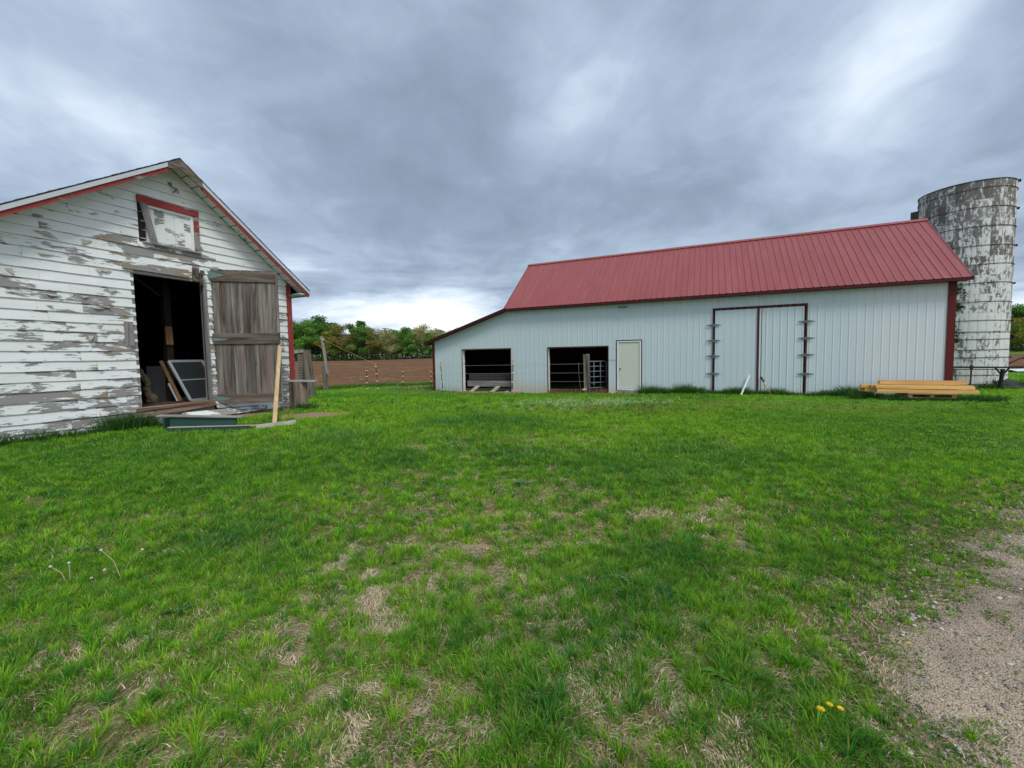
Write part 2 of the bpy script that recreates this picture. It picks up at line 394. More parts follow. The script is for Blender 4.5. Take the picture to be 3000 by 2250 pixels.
M_rail = mat('weathered_rail', m_wood((.065, .050, .040), (.21, .18, .15), 'x', (.11, .065, .04)))
M_grey = mat('grey_wood', m_wood((.16, .15, .145), (.36, .34, .33), 'z'))
M_greyx = mat('grey_board', m_wood((.16, .155, .15), (.36, .35, .34), 'x'))
M_post = mat('old_post_wood', m_wood((.075, .055, .042), (.25, .225, .20), 'z', (.16, .07, .035)))
M_pine = mat('fresh_pine', m_wood((.55, .30, .10), (.74, .46, .18), 'x', None, .8, True, .7))
M_pinez = mat('fresh_pine_upright', m_wood((.50, .34, .17), (.68, .50, .28), 'z', None, .8, True, .7))
M_pallet = mat('pallet_wood', m_wood((.30, .18, .10), (.48, .32, .19), 'x'))
M_dark = mat('shade_dark_wood', m_wood((.012, .010, .009), (.035, .028, .024), 'z', None, 1, False))  # near-black wood: the shade of the interiors is put into its colour
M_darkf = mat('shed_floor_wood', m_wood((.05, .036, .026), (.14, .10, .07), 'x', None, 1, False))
M_rust = mat('rotten_wood', m_wood((.11, .065, .042), (.40, .34, .28), 'x', (.17, .06, .03)))
M_log = mat('stump_wood', m_wood((.10, .075, .055), (.32, .27, .21), 'z', (.14, .08, .045)))
M_board = mat('whitish_board', m_wood((.36, .32, .25), (.54, .50, .42), 'x', None, 1, False))

def simple(name, c1, c2=None, rough=.6, metal=0, sc=8, spec=.4, bump=0):
    def fn(t):
        p = t.obj(); n = t.noise(p, sc, 5, .6); c2_ = c2 or tuple(k * 1.25 for k in c1)
        t.out(t.mix(n, c1, c2_), rough, t.bump(n, bump, .004) if bump else None, spec, metal)
    return mat(name, fn)
M_green = simple('dark_green_paint', (.010, .048, .036), (.016, .065, .05), .6, sc=4, bump=.3)
M_hinge = simple('green_strap_hinge', (.09, .16, .15), (.16, .22, .2), .5, sc=30)
M_bhinge = simple('grey_green_hinge', (.07, .11, .10), (.12, .16, .15), .5, sc=30)
M_iron = simple('dark_iron', (.008, .007, .009), (.02, .018, .02), .7, sc=20, spec=.2)
M_rusti = simple('rusted_iron', (.07, .03, .022), (.14, .055, .04), .8, sc=25)
M_galv = simple('galvanised_tube', (.10, .12, .15), (.17, .19, .23), .5, .3, 15)
M_wire = simple('fence_wire', (.35, .35, .35), (.5, .5, .5), .5, .6)
M_white = simple('white_plastic', (.72, .74, .76), (.8, .8, .8), .4)
M_yellow = simple('yellow_insulator', (.75, .50, .12), (.85, .62, .2), .5)
M_orange = simple('orange_insulator', (.75, .16, .05), (.8, .25, .08), .5)
M_rod = simple('black_rod', (.015, .015, .02), (.03, .03, .03), .5)
M_rope = simple('yellow_green_rope', (.30, .32, .10), (.38, .38, .16), .7)
M_shingle = simple('dark_shingles', (.03, .036, .048), (.07, .08, .10), .9, sc=60, bump=.5)
M_soffit = mat('white_soffit_boards', m_peel(-.03, False))
M_block = simple('concrete_block', (.22, .20, .18), (.36, .33, .30), .95, sc=30, bump=.5)
M_tarp = simple('white_sheeting', (.55, .62, .72), (.75, .8, .85), .5, sc=2)
M_black = simple('black_sheet', (.012, .014, .015), (.035, .037, .04), .6, sc=3)
M_alu = simple('pale_aluminium', (.26, .29, .33), (.38, .41, .45), .5, .1, 20)
M_glass = simple('dusty_pane', (.02, .025, .028), (.04, .045, .05), .2, sc=2, spec=.6)
M_insul = simple('crumpled_paper', (.10, .075, .045), (.22, .17, .11), .9, sc=10, bump=.6)
M_handle = simple('varnished_handle', (.50, .33, .15), (.6, .42, .2), .5)
M_stone1 = simple('pale_stone', (.3, .28, .25), (.45, .42, .38), .9, sc=20, bump=.5)
M_dirt = mat('bare_dirt', lambda t: t.out(t.mix(t.noise(t.geo(), 25, 6, .7), (.18, .115, .07), (.44, .31, .21)), .95, t.bump(t.noise(t.geo(), 14, 6, .7), .9, .04), .1))
M_knob = simple('dark_knob', (.02, .02, .02), (.03, .03, .03), .4)

def m_steel(t):
    p = t.obj(); x, y, z = t.xyz(p)
    n = t.noise(t.mapping(p, scale=(3, 3, .4)), 1, 5, .6)
    c = t.mix(n, (.465, .55, .60), (.515, .60, .65))
    fx_ = t.m('ABSOLUTE', t.m('SUBTRACT', t.m('FRACT', t.m('DIVIDE', x, .2286)), .12)); fz_ = t.m('ABSOLUTE', t.m('SUBTRACT', t.m('FRACT', t.m('DIVIDE', z, .74)), .5))
    scr = t.m('MULTIPLY', t.m('LESS_THAN', fx_, .045), t.m('LESS_THAN', fz_, .014)); c = t.mix(t.m('MULTIPLY', scr, .6), c, (.18, .17, .16))
    mud = t.m('MULTIPLY', t.step(t.m('ADD', z, t.m('MULTIPLY', t.noise(t.mapping(p, scale=(2, 2, .8)), 2.5, 4), .5)), .50, .12), .45); c = t.mix(mud, c, (.40, .36, .29))
    # warm dust and splash marks low on some sheets
    st = t.m('MULTIPLY', t.step(z, .55, .0), t.m('MULTIPLY', t.step(x, -16.6, -15.6), t.step(x, -13.2, -14.2)))
    st = t.m('MAXIMUM', st, t.m('MULTIPLY', t.m('MULTIPLY', t.step(z, .45, .0), t.step(x, -11.3, -11.1)), t.step(x, -10.5, -10.9)))
    c = t.mix(t.m('MULTIPLY', st, .6), c, (.52, .44, .36))
    sp = t.noise(p, 16, 3, .7); c = t.mix(t.m('MULTIPLY', t.step(sp, .70, .74), .5), c, (.2, .2, .2))
    streak = t.noise(t.mapping(p, scale=(22, 1, .5)), 1, 4, .6)
    c = t.mix(t.m('MULTIPLY', t.m('MULTIPLY', t.step(streak, .52, .7), t.step(z, 2.2, 3.9)), .40), c, (.36, .38, .37))
    c = t.mix(t.m('MULTIPLY', t.step(x, -3.2, -1.5), .35), c, (.66, .66, .68))  # wall colour lightened towards the right end, where more light falls
    t.out(c, .5, t.bump(t.noise(t.mapping(p, scale=(2, 2, .6)), 1, 2), .25, .02), .35)
M_steel = mat('white_steel_siding', m_steel)
def m_roofred(t):
    p = t.obj(); n = t.noise(t.mapping(p, scale=(1, .5, .5)), .8, 5, .6); n2 = t.noise(t.mapping(p, scale=(9, .6, .6)), 1, 4)
    c = t.mix(n, (.235, .048, .048), (.295, .072, .07)); c = t.mix(t.m('MULTIPLY', t.step(n2, .45, .72), .35), c, (.33, .12, .12))
    t.out(c, .42, t.bump(n, .2, .02), .5)
M_roofred = mat('red_steel_roof', m_roofred)
M_redtr = simple('maroon_trim', (.060, .008, .012), (.085, .012, .016), .55, sc=3, spec=.2)
M_redco = simple('red_corner_trim', (.085, .009, .010), (.115, .013, .014), .55, sc=3, spec=.2)
M_door = simple('cream_door', (.50, .53, .47), (.56, .585, .52), .5, sc=2)
M_doorl = simple('plain_white_steel', (.46, .55, .60), (.505, .595, .645), .45, sc=1.5)
def m_silo(t):
    p = t.obj(); x, y, z = t.xyz(p)
    th = t.m('ARCTAN2', y, x)
    u = t.m('MULTIPLY', th, 34 / (2 * math.pi)); 
    row = t.m('DIVIDE', t.m('SUBTRACT', z, .08), .73)
    rr = t.m('FLOOR', row)
    cu = t.m('FLOOR', u)
    fu = t.m('ABSOLUTE', t.m('SUBTRACT', t.m('FRACT', u), .5)); fz = t.m('ABSOLUTE', t.m('SUBTRACT', t.m('FRACT', row), .5))
    wn = t.n.new('ShaderNodeTexWhiteNoise'); wn.noise_dimensions = '2D'; t.l.new(t.comb(cu, rr, 0), wn.inputs['Vector']); rnd = wn.outputs['Value']
    a = t.noise(t.vm('ADD', t.mapping(p, scale=(1.5, 1.5, .62)), t.comb(0, 0, t.m('MULTIPLY', rnd, 9))), 4.8, 8, .74, .5); a = t.m('ADD', t.m('MULTIPLY', a, .8), t.m('MULTIPLY', t.noise(t.mapping(p, scale=(1, 1, 2.4)), 9, 5, .7, .4), .2))
    up_ = t.step(z, 2.0, 7.8)
    amt = t.m('ADD', t.m('MULTIPLY', up_, .085), t.m('MULTIPLY', t.m('SUBTRACT', rnd, .58), .11))
    amt = t.m('ADD', amt, t.m('MULTIPLY', t.step(fu, .25, .0), .03))
    msk = t.m('MULTIPLY', t.step(t.m('ADD', a, amt), .525, .585), t.m('ADD', .75, t.m('MULTIPLY', rnd, .25)))
    fine = t.noise(p, 26, 4, .7)
    white = t.mix(fine, (.50, .53, .52), (.68, .71, .70)); dark = t.mix(fine, (.065, .065, .062), (.17, .16, .145))
    c = t.mix(msk, white, dark)
    joint = t.m('MAXIMUM', t.step(fu, .46, .49), t.step(fz, .485, .497))
    c = t.mix(t.m('MULTIPLY', joint, .38), c, (.22, .22, .21))
    h = t.m('ADD', t.m('MULTIPLY', joint, -1), t.m('MULTIPLY', msk, -.3))
    t.out(c, .9, t.bump(t.m('ADD', h, t.m('MULTIPLY', fine, .3)), .6, .015), .15)
M_silo = mat('weathered_silo_staves', m_silo)
M_bark = simple('tree_bark', (.045, .040, .034), (.10, .09, .08), .95, sc=6)
M_barkp = simple('pale_bark', (.15, .14, .12), (.26, .24, .21), .95, sc=6)

# ------------------------------------------------------------------ ground sheet
def grid_axis(lo, hi, fine, grow, n0):
    a = [0.0]; s_ = fine
    while a[-1] < hi: a.append(a[-1] + s_); s_ = min(s_ * (grow if a[-1] > n0 else 1), 60)
    b = [0.0]; s_ = fine
    while b[-1] > lo: b.append(b[-1] - s_); s_ = min(s_ * (grow if -b[-1] > n0 else 1), 60)
    return np.array(sorted(set(b + a)))
def sheet(name, xs, ys, zfun, mats, keep=None, kind='structure'):
    XX, YY = np.meshgrid(xs, ys); ZZ = zfun(XX, YY); n, m = XX.shape
    vv = np.stack([XX.ravel(), YY.ravel(), ZZ.ravel()], 1); idx = np.arange(n * m).reshape(n, m)
    q = np.stack([idx[:-1, :-1], idx[:-1, 1:], idx[1:, 1:], idx[1:, :-1]], -1).reshape(-1, 4)
    if keep is not None:
        k = keep(XX, YY).ravel()[q].all(1); q = q[k]
        used, invx = np.unique(q, return_inverse=True); vv = vv[used]; q = invx.reshape(-1, 4)
    o = np_mesh(name, vv, np.full(len(q), 4), q.ravel(), mats, smooth=True); o['kind'] = kind; return o
xs = grid_axis(-900, 900, .12, 1.05, 8); ys = grid_axis(-300, 1500, .12, 1.045, 9)
sheet('ground', xs, ys, T, [M_ground])
xf = np.arange(-.6, 11, .06); yf = np.arange(-1.5, 8, .06)
sheet('gravel_track', xf, yf, lambda x, y: T(x, y) + np.clip(track_d(x, y) * .12, -.02, .012), [M_gravel], keep=lambda x, y: track_d(x, y) > -.17)
sheet('gravel_drive', np.arange(10.9, 60, .5), np.arange(-6, 20, .5), lambda x, y: T(x, y) + .03, [M_gravel], keep=lambda x, y: y < np.interp(x, TRK[:, 0], TRK[:, 1]) - .3)
fx = np.concatenate([np.arange(-180, -30, 5), np.arange(-30, 40, .7), np.arange(40, 330, 5)]); fy = np.concatenate([np.arange(11, 45, .5), np.arange(45, 176, 4)])
sheet('ploughed_field', fx, fy, lambda x, y: T(x, y) + .03 + .03 * (fbm(x * 1.5, y * 1.5, 31, 3) - .3) * (y < 60), [M_field],
      keep=lambda x, y: (y > field_edge(x) + (fbm(x * .8, y * .8, 33) - .5) * 1.0) & ~((x > 25) & (y > 95)))

# ------------------------------------------------------------------ barn
BA = math.atan2(-.41852753, .90820411); BP = Vector((14.433, 13.576, 0))
def B(s, wv, z=None):
    x = 14.433 + .90820411 * s + .41852753 * wv; y = 13.576 - .41852753 * s + .90820411 * wv
    return Vector((x, y, Tz(x, y) if z is None else z))
barn = empty('barn', BP, BA, 'long white metal-sided barn with a red ribbed metal roof and a lean-to end', 'barn')
PITCH = .2286
def rib(s):
    f = (s / PITCH) % 1.0
    return 0
def rib_breaks(a, b):
    k0 = int(math.floor(a / PITCH)) - 1; out = []
    for k in range(k0, int(b / PITCH) + 2):
        c = k * PITCH
        out += [(c - .028, 0.0), (c - .010, 1.0), (c + .010, 1.0), (c + .028, 0.0), (c + .085, 0), (c + .09, .18), (c + .10, .18), (c + .105, 0), (c + .145, 0), (c + .15, .18), (c + .16, .18), (c + .165, 0)]
    return out
def ribbed(mb, a, b, zr, place, H=.010, mi=0, minor=True):
    """zr(s)-> list of (z0,z1) ; place(s,d,z)->point"""
    br = [(p, d) for p, d in rib_breaks(a, b) if a < p < b and (minor or d in (0.0, 1.0))]
    pts = sorted([(a, 0.0)] + br + [(b, 0.0)])
    for (p, d), (q, e) in zip(pts, pts[1:]):
        if q - p < 1e-5: continue
        for z0, z1 in zr(p + 1e-4, q - 1e-4):
            mb.face([place(p, d * H, z0[0]), place(q, e * H, z0[1]), place(q, e * H, z1[1]), place(p, d * H, z1[0])], mi)
LT = lambda s: 3.80 if s > -16.05 else 3.80 + (s + 16.05) * .313
OPS = [(-18.69, -15.92, -1, 1.97), (-14.03, -11.20, -1, 1.965), (-10.83, -9.81, .04, 2.17), (-7.04, -4.03, -1, 3.28)]
mb = MB()
edges = sorted([-20.5, -16.05, 0] + [e for o_ in OPS for e in o_[:2]])
for a, b in zip(edges, edges[1:]):
    op = next((o_ for o_ in OPS if o_[0] <= (a + b) / 2 <= o_[1]), None)
    def zr(p, q, op=op):
        r = []
        if op is None: return [((-.5, -.5), (LT(p), LT(q)))]
        if op[2] > -.9: r.append(((-.5, -.5), (op[2], op[2])))
        r.append(((op[3], op[3]), (LT(p), LT(q))))
        return r
    ribbed(mb, a, b, zr, lambda s, d, z: (s, -d, z))
mb.box(-20.5, -20.42, .003, 5.8, -.5, 2.40, var=.5)                      # low end wall of the lean-to
mb.box(-.08, 0, .003, 5.8, -.5, 3.8, var=.5)                             # right end wall
for sx in (-.08, -16.05):
    mb.hexa([(sx, .02, 3.8), (sx + .07, .02, 3.8), (sx + .07, 5.78, 3.8), (sx, 5.78, 3.8), (sx, 2.88, 6.35), (sx + .07, 2.88, 6.35), (sx + .07, 2.92, 6.35), (sx, 2.92, 6.35)], var=.5)
mb.box(-20.42, -.08, 5.72, 5.8, -.5, 2.35, var=.5); mb.box(-16.05, -.08, 5.73, 5.79, 2.35, 3.8, var=.5)
mb.build('wall', M_steel, barn)
# inside faces: added lining and dirt floor, interior shade put in as near-black colour
mb = MB()
for a, b in zip(edges, edges[1:]):
    op = next((o_ for o_ in OPS if o_[0] <= (a + b) / 2 <= o_[1]), None)
    za = -.5 if op is None else op[3]
    if op is not None and op[2] > -.9: continue
    if op is not None and op[0] == -7.04: continue
    mb.hexa([(a, .1, za), (b, .1, za), (b, .14, za), (a, .14, za), (a, .1, LT(a) - .08), (b, .1, LT(b - 1e-3) - .08), (b, .14, LT(b - 1e-3) - .08), (a, .14, LT(a) - .08)])
mb.box(-7.04, -4.03, .1, .14, -.5, 3.28); mb.box(-10.83, -9.81, .12, .15, 0, 2.2)
for s_ in (-16.1, -9.0, -3): mb.box(s_, s_ + .12, 1.8, 1.92, -.5, 3.7)
mb.box(-16.0, -.1, 2.84, 2.96, 3.3, 3.5)
for k in range(14): mb.box(-20.3, -.2, .15 + k * .4, .5 + k * .4, 2.2 + .0 * k, 2.25) if k > 8 else None
mb.box(-20.4, -16.12, 5.66, 5.70, -.5, 2.3); mb.box(-16.1, -.1, 5.66, 5.70, -.5, 3.78)  # dark back panels, then ends and ceilings, added to keep doorways dark
mb.box(-20.41, -20.37, .15, 5.65, -.5, 2.28); mb.box(-.14, -.09, .15, 5.65, -.5, 3.78); mb.box(-20.36, -16.1, .15, 5.65, 2.31, 2.33); mb.box(-16.0, -.15, .15, 5.65, 3.72, 3.74)
mb.build('shade_lining', M_dark, barn)
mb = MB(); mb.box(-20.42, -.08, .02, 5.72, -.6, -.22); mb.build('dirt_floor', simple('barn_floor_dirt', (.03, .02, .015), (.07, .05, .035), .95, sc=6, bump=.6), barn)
# main roof
mb = MB(); rs = Vector((0, 3.28, 2.67)); rl = rs.length; rd = rs / rl; rn = Vector((0, -rd.z, rd.y))
ribbed(mb, -16.1, .25, lambda p, q: [((0, 0), (rl, rl))], lambda s, d, z: (s, -.38 + rd.y * z + rn.y * d, 3.85 + rd.z * z + rn.z * d), H=.024)
ribbed(mb, -16.1, .25, lambda p, q: [((0, 0), (rl, rl))], lambda s, d, z: (s, 6.18 - rd.y * z - rn.y * d, 3.85 + rd.z * z + rn.z * d), H=.024, minor=False)
main_roof = mb.build('roof', M_roofred, barn)
mb = MB()
mb.hexa([(-16.13, 2.78, 6.452), (.27, 2.78, 6.452), (.27, 2.9, 6.55), (-16.13, 2.9, 6.55), (-16.13, 2.77, 6.475), (.27, 2.77, 6.475), (.27, 2.9, 6.575), (-16.13, 2.9, 6.575)])
mb.hexa([(-16.13, 2.901, 6.55), (.27, 2.901, 6.55), (.27, 3.02, 6.452), (-16.13, 3.02, 6.452), (-16.13, 2.901, 6.575), (.27, 2.901, 6.575), (.27, 3.03, 6.475), (-16.13, 3.03, 6.475)])
mb.build('ridge_cap', M_roofred, main_roof)
mb = MB()   # eave fascia, rake trims, soffit
mb.box(-16.08, .24, -.365, -.345, 3.755, 3.855); mb.box(-16.08, .24, -.344, .0, 3.76, 3.775)
for sx, tx in ((.232, .262), (-16.12, -16.09)):
    for sg in (1, -1):
        y0, y1 = (-.38, 2.9) if sg > 0 else (6.18, 2.9)
        mb.hexa([(sx, y0, 3.74), (tx, y0, 3.74), (tx, y1, 6.40), (sx, y1, 6.40), (sx, y0, 3.855), (tx, y0, 3.855), (tx, y1, 6.52), (sx, y1, 6.52)])
mb.build('fascia', M_redtr, barn)
# lean-to roof
mb = MB()
def lt_place(s, d, z): # s across depth, z along slope
    L = math.hypot(4.73, 1.48); return (-16.05 - 4.73 * z / L - .3 * d, s, 3.86 - 1.48 * z / L + d)
Ls = math.hypot(4.73, 1.48)
ribbed(mb, -.33, 6.1, lambda p, q: [((0, 0), (Ls, Ls))], lt_place, H=.02, minor=False)
ltr = mb.build('lean_to_roof', M_roofred, barn)
mb = MB()
mb.hexa([(-20.80, -.37, 2.29), (-16.05, -.37, 3.76), (-16.05, -.335, 3.76), (-20.80, -.335, 2.29), (-20.80, -.37, 2.37), (-16.05, -.37, 3.855), (-16.05, -.335, 3.855), (-20.80, -.335, 2.37)])
mb.hexa([(-20.80, -.39, 2.375), (-16.05, -.39, 3.862), (-16.05, -.25, 3.862), (-20.80, -.25, 2.375), (-20.80, -.39, 2.395), (-16.05, -.39, 3.882), (-16.05, -.25, 3.882), (-20.80, -.25, 2.395)])
mb.box(-20.80, -20.77, -.334, 6.1, 2.26, 2.36)
mb.hexa([(-20.76, -.334, 2.30), (-16.1, -.334, 3.76), (-16.1, .0, 3.76), (-20.76, .0, 2.30), (-20.76, -.334, 2.315), (-16.1, -.334, 3.775), (-16.1, .0, 3.775), (-20.76, .0, 2.315)])
mb.build('rake_trim', M_redtr, ltr)
# corner trims
mb = MB(); mb.box(-.19, .012, -.036, -.021, -.3, 3.76); mb.box(.0005, .014, -.02, .16, -.3, 3.76); mb.build('corner_trim', M_redco, barn)
mb = MB(); mb.box(-20.515, -20.38, -.036, -.021, -.4, 2.36); mb.box(-20.516, -20.502, -.02, .14, -.4, 2.36); mb.build('corner_trim', M_redco, barn)
# open doorways: red edge trim and pale jambs
for (a, b, z0, z1) in OPS[:2]:
    mb = MB(); mb.box(a - .012, a + .028, -.026, -.0215, -.35, z1 + .02); mb.box(b - .028, b + .012, -.026, -.0215, -.35, z1 + .02); mb.box(a + .029, b - .029, -.027, -.022, z1 - .025, z1 + .02)
    fr = mb.build('doorway_frame', M_redtr, barn)
    mb = MB(); mb.box(a + .001, a + .02, -.02, .22, -.35, z1 - .03, var=.6); mb.box(b - .02, b - .001, -.02, .22, -.35, z1 - .03, var=.6); mb.box(a + .021, b - .021, -.02, .22, z1 - .028, z1 - .002, var=.4)
    mb.build('jamb', M_trimw, fr)
# man door
mb = MB()
mb.box(-10.86, -10.825, -.03, -.0215, .04, 2.21); mb.box(-9.815, -9.78, -.03, -.0215, .04, 2.21); mb.box(-10.824, -9.816, -.031, -.0225, 2.175, 2.21)
dfr = mb.build('door_frame', M_redtr, barn)
mb = MB(); mb.box(-10.824, -10.765, -.02, .1, .05, 2.17, var=.5); mb.box(-9.875, -9.816, -.02, .1, .05, 2.17, var=.5); mb.box(-10.764, -9.876, -.02, .1, 2.12, 2.168, var=.5); mb.box(-10.764, -9.876, -.04, .1, .03, .085, var=.5)
mb.build('jamb', M_white, dfr)
mb = MB(); mb.box(-10.755, -9.885, .015, .055, .10, 2.105); md = mb.build('entry_door', M_door, barn, bevel=.004)
mb = MB(); mb.tube([(-10.69, .015, .97), (-10.69, -.02, .97), (-10.69, -.045, .97), (-10.69, -.06, .97)], [.03, .014, .032, .02], 12); mb.build('knob', M_knob, md, True)
# big hinged doors
mb = MB(); mb.face([(-7.0, -.012, -.2), (-5.54, -.012, -.2), (-5.54, -.012, 3.25), (-7.0, -.012, 3.25)], 0)
for k in range(6):
    for j in (0, .045): 
        x_ = -6.93 + k * .235; mb.box(x_ + j, x_ + j + .012, -.0165, -.0125, -.2, 3.24, var=.5)
dl = mb.build('barn_door', M_doorl, barn); dl['label'] = 'left leaf of flatter white metal'
mb = MB(); ribbed(mb, -5.50, -4.07, lambda p, q: [((-.2, -.2), (3.25, 3.25))], lambda s, d, z: (s, -.012 - d, z), H=.016)
mb.box(-5.42, -5.405, -.022, -.013, -.1, 3.24, var=.0, mi=1)
dr = mb.build('barn_door', [M_steel, M_iron], barn); dr['label'] = 'right leaf of ribbed white metal'
mb = MB()
mb.box(-7.09, -7.035, -.05, -.022, -.25, 3.29); mb.box(-4.035, -3.98, -.05, -.022, -.25, 3.29); mb.box(-7.09, -3.98, -.052, -.0215, 3.292, 3.345); mb.box(-5.56, -5.49, -.055, -.022, -.25, 3.289)
for k in range(13): mb.box(-7.0 + k * .2286 + .02, -7.0 + k * .2286 + .19, -.034, -.0218, 3.262, 3.2915)
mb.build('door_trim', M_redtr, barn)
for sx, par, hw in ((-7.063, dl, .26), (-4.008, dr, .26)):
    for z_ in (2.68, 2.07, 1.46, .76):
        mb = MB()
        for sg in (-1, 1):
            mb.hexa([(sx, -.062, z_ - .055), (sx + sg * hw, -.060, z_ - .010), (sx + sg * hw, -.053, z_ - .010), (sx, -.0525, z_ - .055), (sx, -.062, z_ + .055), (sx + sg * hw, -.060, z_ + .010), (sx + sg * hw, -.053, z_ + .010), (sx, -.0525, z_ + .055)])
        mb.tube([(sx, -.066, z_ - .065), (sx, -.066, z_ + .065)], .013, 8)
        mb.build('strap_hinge', M_bhinge, par)
# bracket for a lamp above
mb = MB(); mb.tube([(-10.6, -.02, 3.62), (-10.6, -.28, 3.60)], .012, 6); mb.tube([(-10.75, -.26, 3.61), (-10.35, -.30, 3.585)], .02, 6); mb.build('bracket', M_iron, barn)
mb = MB(); mb.box(-11.19, -10.87, -.0235, -.0195, 1.345, 1.355); mb.build('seam', M_iron, barn)

# trodden dirt at the two open doorways
def door_dirt(x, y):
    dx, dy = np.asarray(x) - BP.x, np.asarray(y) - BP.y; s_ = dx * .9082 - dy * .41853; w_ = dx * .41853 + dy * .9082
    e = np.maximum(np.minimum(np.minimum((s_ + 19.0) / .4, (-15.6 - s_) / .4), (w_ + .62) / .3), np.minimum(np.minimum((s_ + 14.2) / .4, (-11.0 - s_) / .4), (w_ + .42) / .3))
    return e + (fbm(np.asarray(x) * 3, np.asarray(y) * 3, 141, 3) - .5) * 1.0
sheet('doorway_dirt', np.arange(-5, 5.5, .09), np.arange(17.2, 23.2, .09), lambda x, y: T(x, y) + np.clip(door_dirt(x, y) * .05, -.02, .015), [M_dirt], keep=lambda x, y: (door_dirt(x, y) > -.3) & (((x - BP.x) * .41853 + (y - BP.y) * .9082) < .3))
# things in and at the barn doorways
mb = MB(); mb.box(-18.55, -15.95, .24, .28, .07, .36, var=.15); o = mb.build('kick_board', M_greyx, None, loc=BP, rz=BA)
tag(o, 'wide grey board across the foot of the left open doorway of the barn', 'board')
for k, (sx, lb) in enumerate([(-17.97, 'left of two short grey planks sloping out of the barn doorway'), (-16.80, 'right of two short grey planks sloping out of the barn doorway')]):
    mb = MB(); mb.hexa([(sx - .17, -.30, -.185), (sx + .06, -.30, -.185), (sx + .17, .20, .07), (sx - .04, .20, .07), (sx - .17, -.32, -.145), (sx + .06, -.32, -.145), (sx + .17, .18, .11), (sx - .04, .18, .11)])
    o = mb.build('ramp_plank', M_board, None, loc=BP, rz=BA); tag(o, lb, 'plank', 'short planks sloping out of the left doorway')
mb = MB()
for z_ in (.70, .62, .54, .46, .38): mb.tube([(-18.5, .33, z_), (-15.97, .33, z_)], .003, 4)
x_ = -18.5
while x_ < -15.97: mb.tube([(x_, .33, .27), (x_ + .01, .33, .70)], .0025, 4); x_ += .05
o = mb.build('welded_mesh', M_wire, None, loc=BP, rz=BA); tag(o, 'low panel of welded wire mesh behind the kick board in the left doorway', 'wire panel')
for z_, lb in ((1.19, 'topmost of four wires strung along the left half of the barn front'), (.79, 'second wire down strung along the left half of the barn front'), (.40, 'third wire down strung along the left half of the barn front'), (.03, 'lowest wire strung along the left half of the barn front near the ground')):
    mb = MB(); mb.tube([(-20.2, -.45, z_ - .05), (-17.1, -.40, z_ - .03), (-14.6, -.34, z_ - .01), (-12.2, -.29, z_ + .01)], .0055, 5); o = mb.build('fence_wire', M_wire, None, loc=BP, rz=BA); tag(o, lb, 'wire', 'wires strung along the barn front')
mb = MB(); mb.tube([(-12.55, .0, 1.24), (-12.54, .0, .8), (-12.50, .02, .3), (-12.44, .02, -.1)], .008, 5); o = mb.build('fence_wire', M_wire, None, loc=BP, rz=BA); tag(o, 'upright wire tying together the strands left of the gate post', 'wire')
# gate post and gate
gp = MB(); gp.hexa([(-12.23, -.25, -.4), (-11.98, -.25, -.4), (-11.98, -.05, -.4), (-12.23, -.05, -.4), (-12.28, -.26, 1.62), (-12.02, -.26, 1.64), (-12.02, -.06, 1.63), (-12.28, -.06, 1.62)])
o = gp.build('gate_post', M_post, None, loc=BP, rz=BA, bevel=.02); tag(o, 'thick weathered square post in front of the right barn doorway', 'post')
mb = MB(); mb.box(-12.27, -12.18, -.32, -.262, .02, .09); mb.tube([(-12.3, -.3, .05), (-12.12, -.3, .06)], .03, 8); o = mb.build('insulator', M_yellow, None, loc=BP, rz=BA); tag(o, 'yellow wire insulator near the foot of the gate post', 'insulator')
gate = empty('gate', B(-12.02, -.3, 0), BA, 'tubular grey metal livestock gate standing ajar in the right barn doorway', 'gate')
mb = MB(); gx, gy = .66, .62   # other end, in barn axes relative to hinge
gz0, gz1 = -.10, 1.30
def gpnt(u_, z_): return (gx * u_, gy * u_, z_)
mb.tube([gpnt(0, gz0), gpnt(0, gz1 - .03), gpnt(.03, gz1), gpnt(.95, gz1), gpnt(1, gz1 - .05), gpnt(1, gz0 + .0)], .024, 8); mb.tube([gpnt(0, gz0), gpnt(1, gz0)], .024, 8)
mb.build('gate_frame', M_galv, gate, True)
for z_ in (.13, .36, .62, .86, 1.08):
    mb = MB(); mb.tube([gpnt(.02, z_), gpnt(.98, z_)], .021, 8); mb.build('bar', M_galv, gate, True)
for u_ in (.30, .66):
    mb = MB(); mb.tube([gpnt(u_, gz0), gpnt(u_, gz1)], .018, 6); mb.build('brace', M_galv, gate, True)
mb = MB(); mb.box(gx * .3 - .03, gx * .3 + .03, gy * .3 - .05, gy * .3 - .02, .28, .36); mb.build('latch', M_hinge, gate)
for sx, lb in ((-11.02, 'pale flat stone at the wall between the doorway and the cream door'), (-16.2, 'small pale stone on the dirt in the left barn doorway')):
    p_ = B(sx, -.12 if sx > -12 else .1)
    mb = MB(); mb.tube([(p_.x, p_.y, p_.z - .02), (p_.x, p_.y, p_.z + .02), (p_.x, p_.y, p_.z + .05)], [.16, .15, .09], 9); o = mb.build('stone', M_stone1); tag(o, lb, 'stone')
mb = MB(); mb.box(-10.75, -9.9, -.3, -.03, -.2, .02, jit=.01); o = mb.build('door_step', M_block, None, loc=BP, rz=BA); tag(o, 'low grey step under the cream door of the barn', 'step')

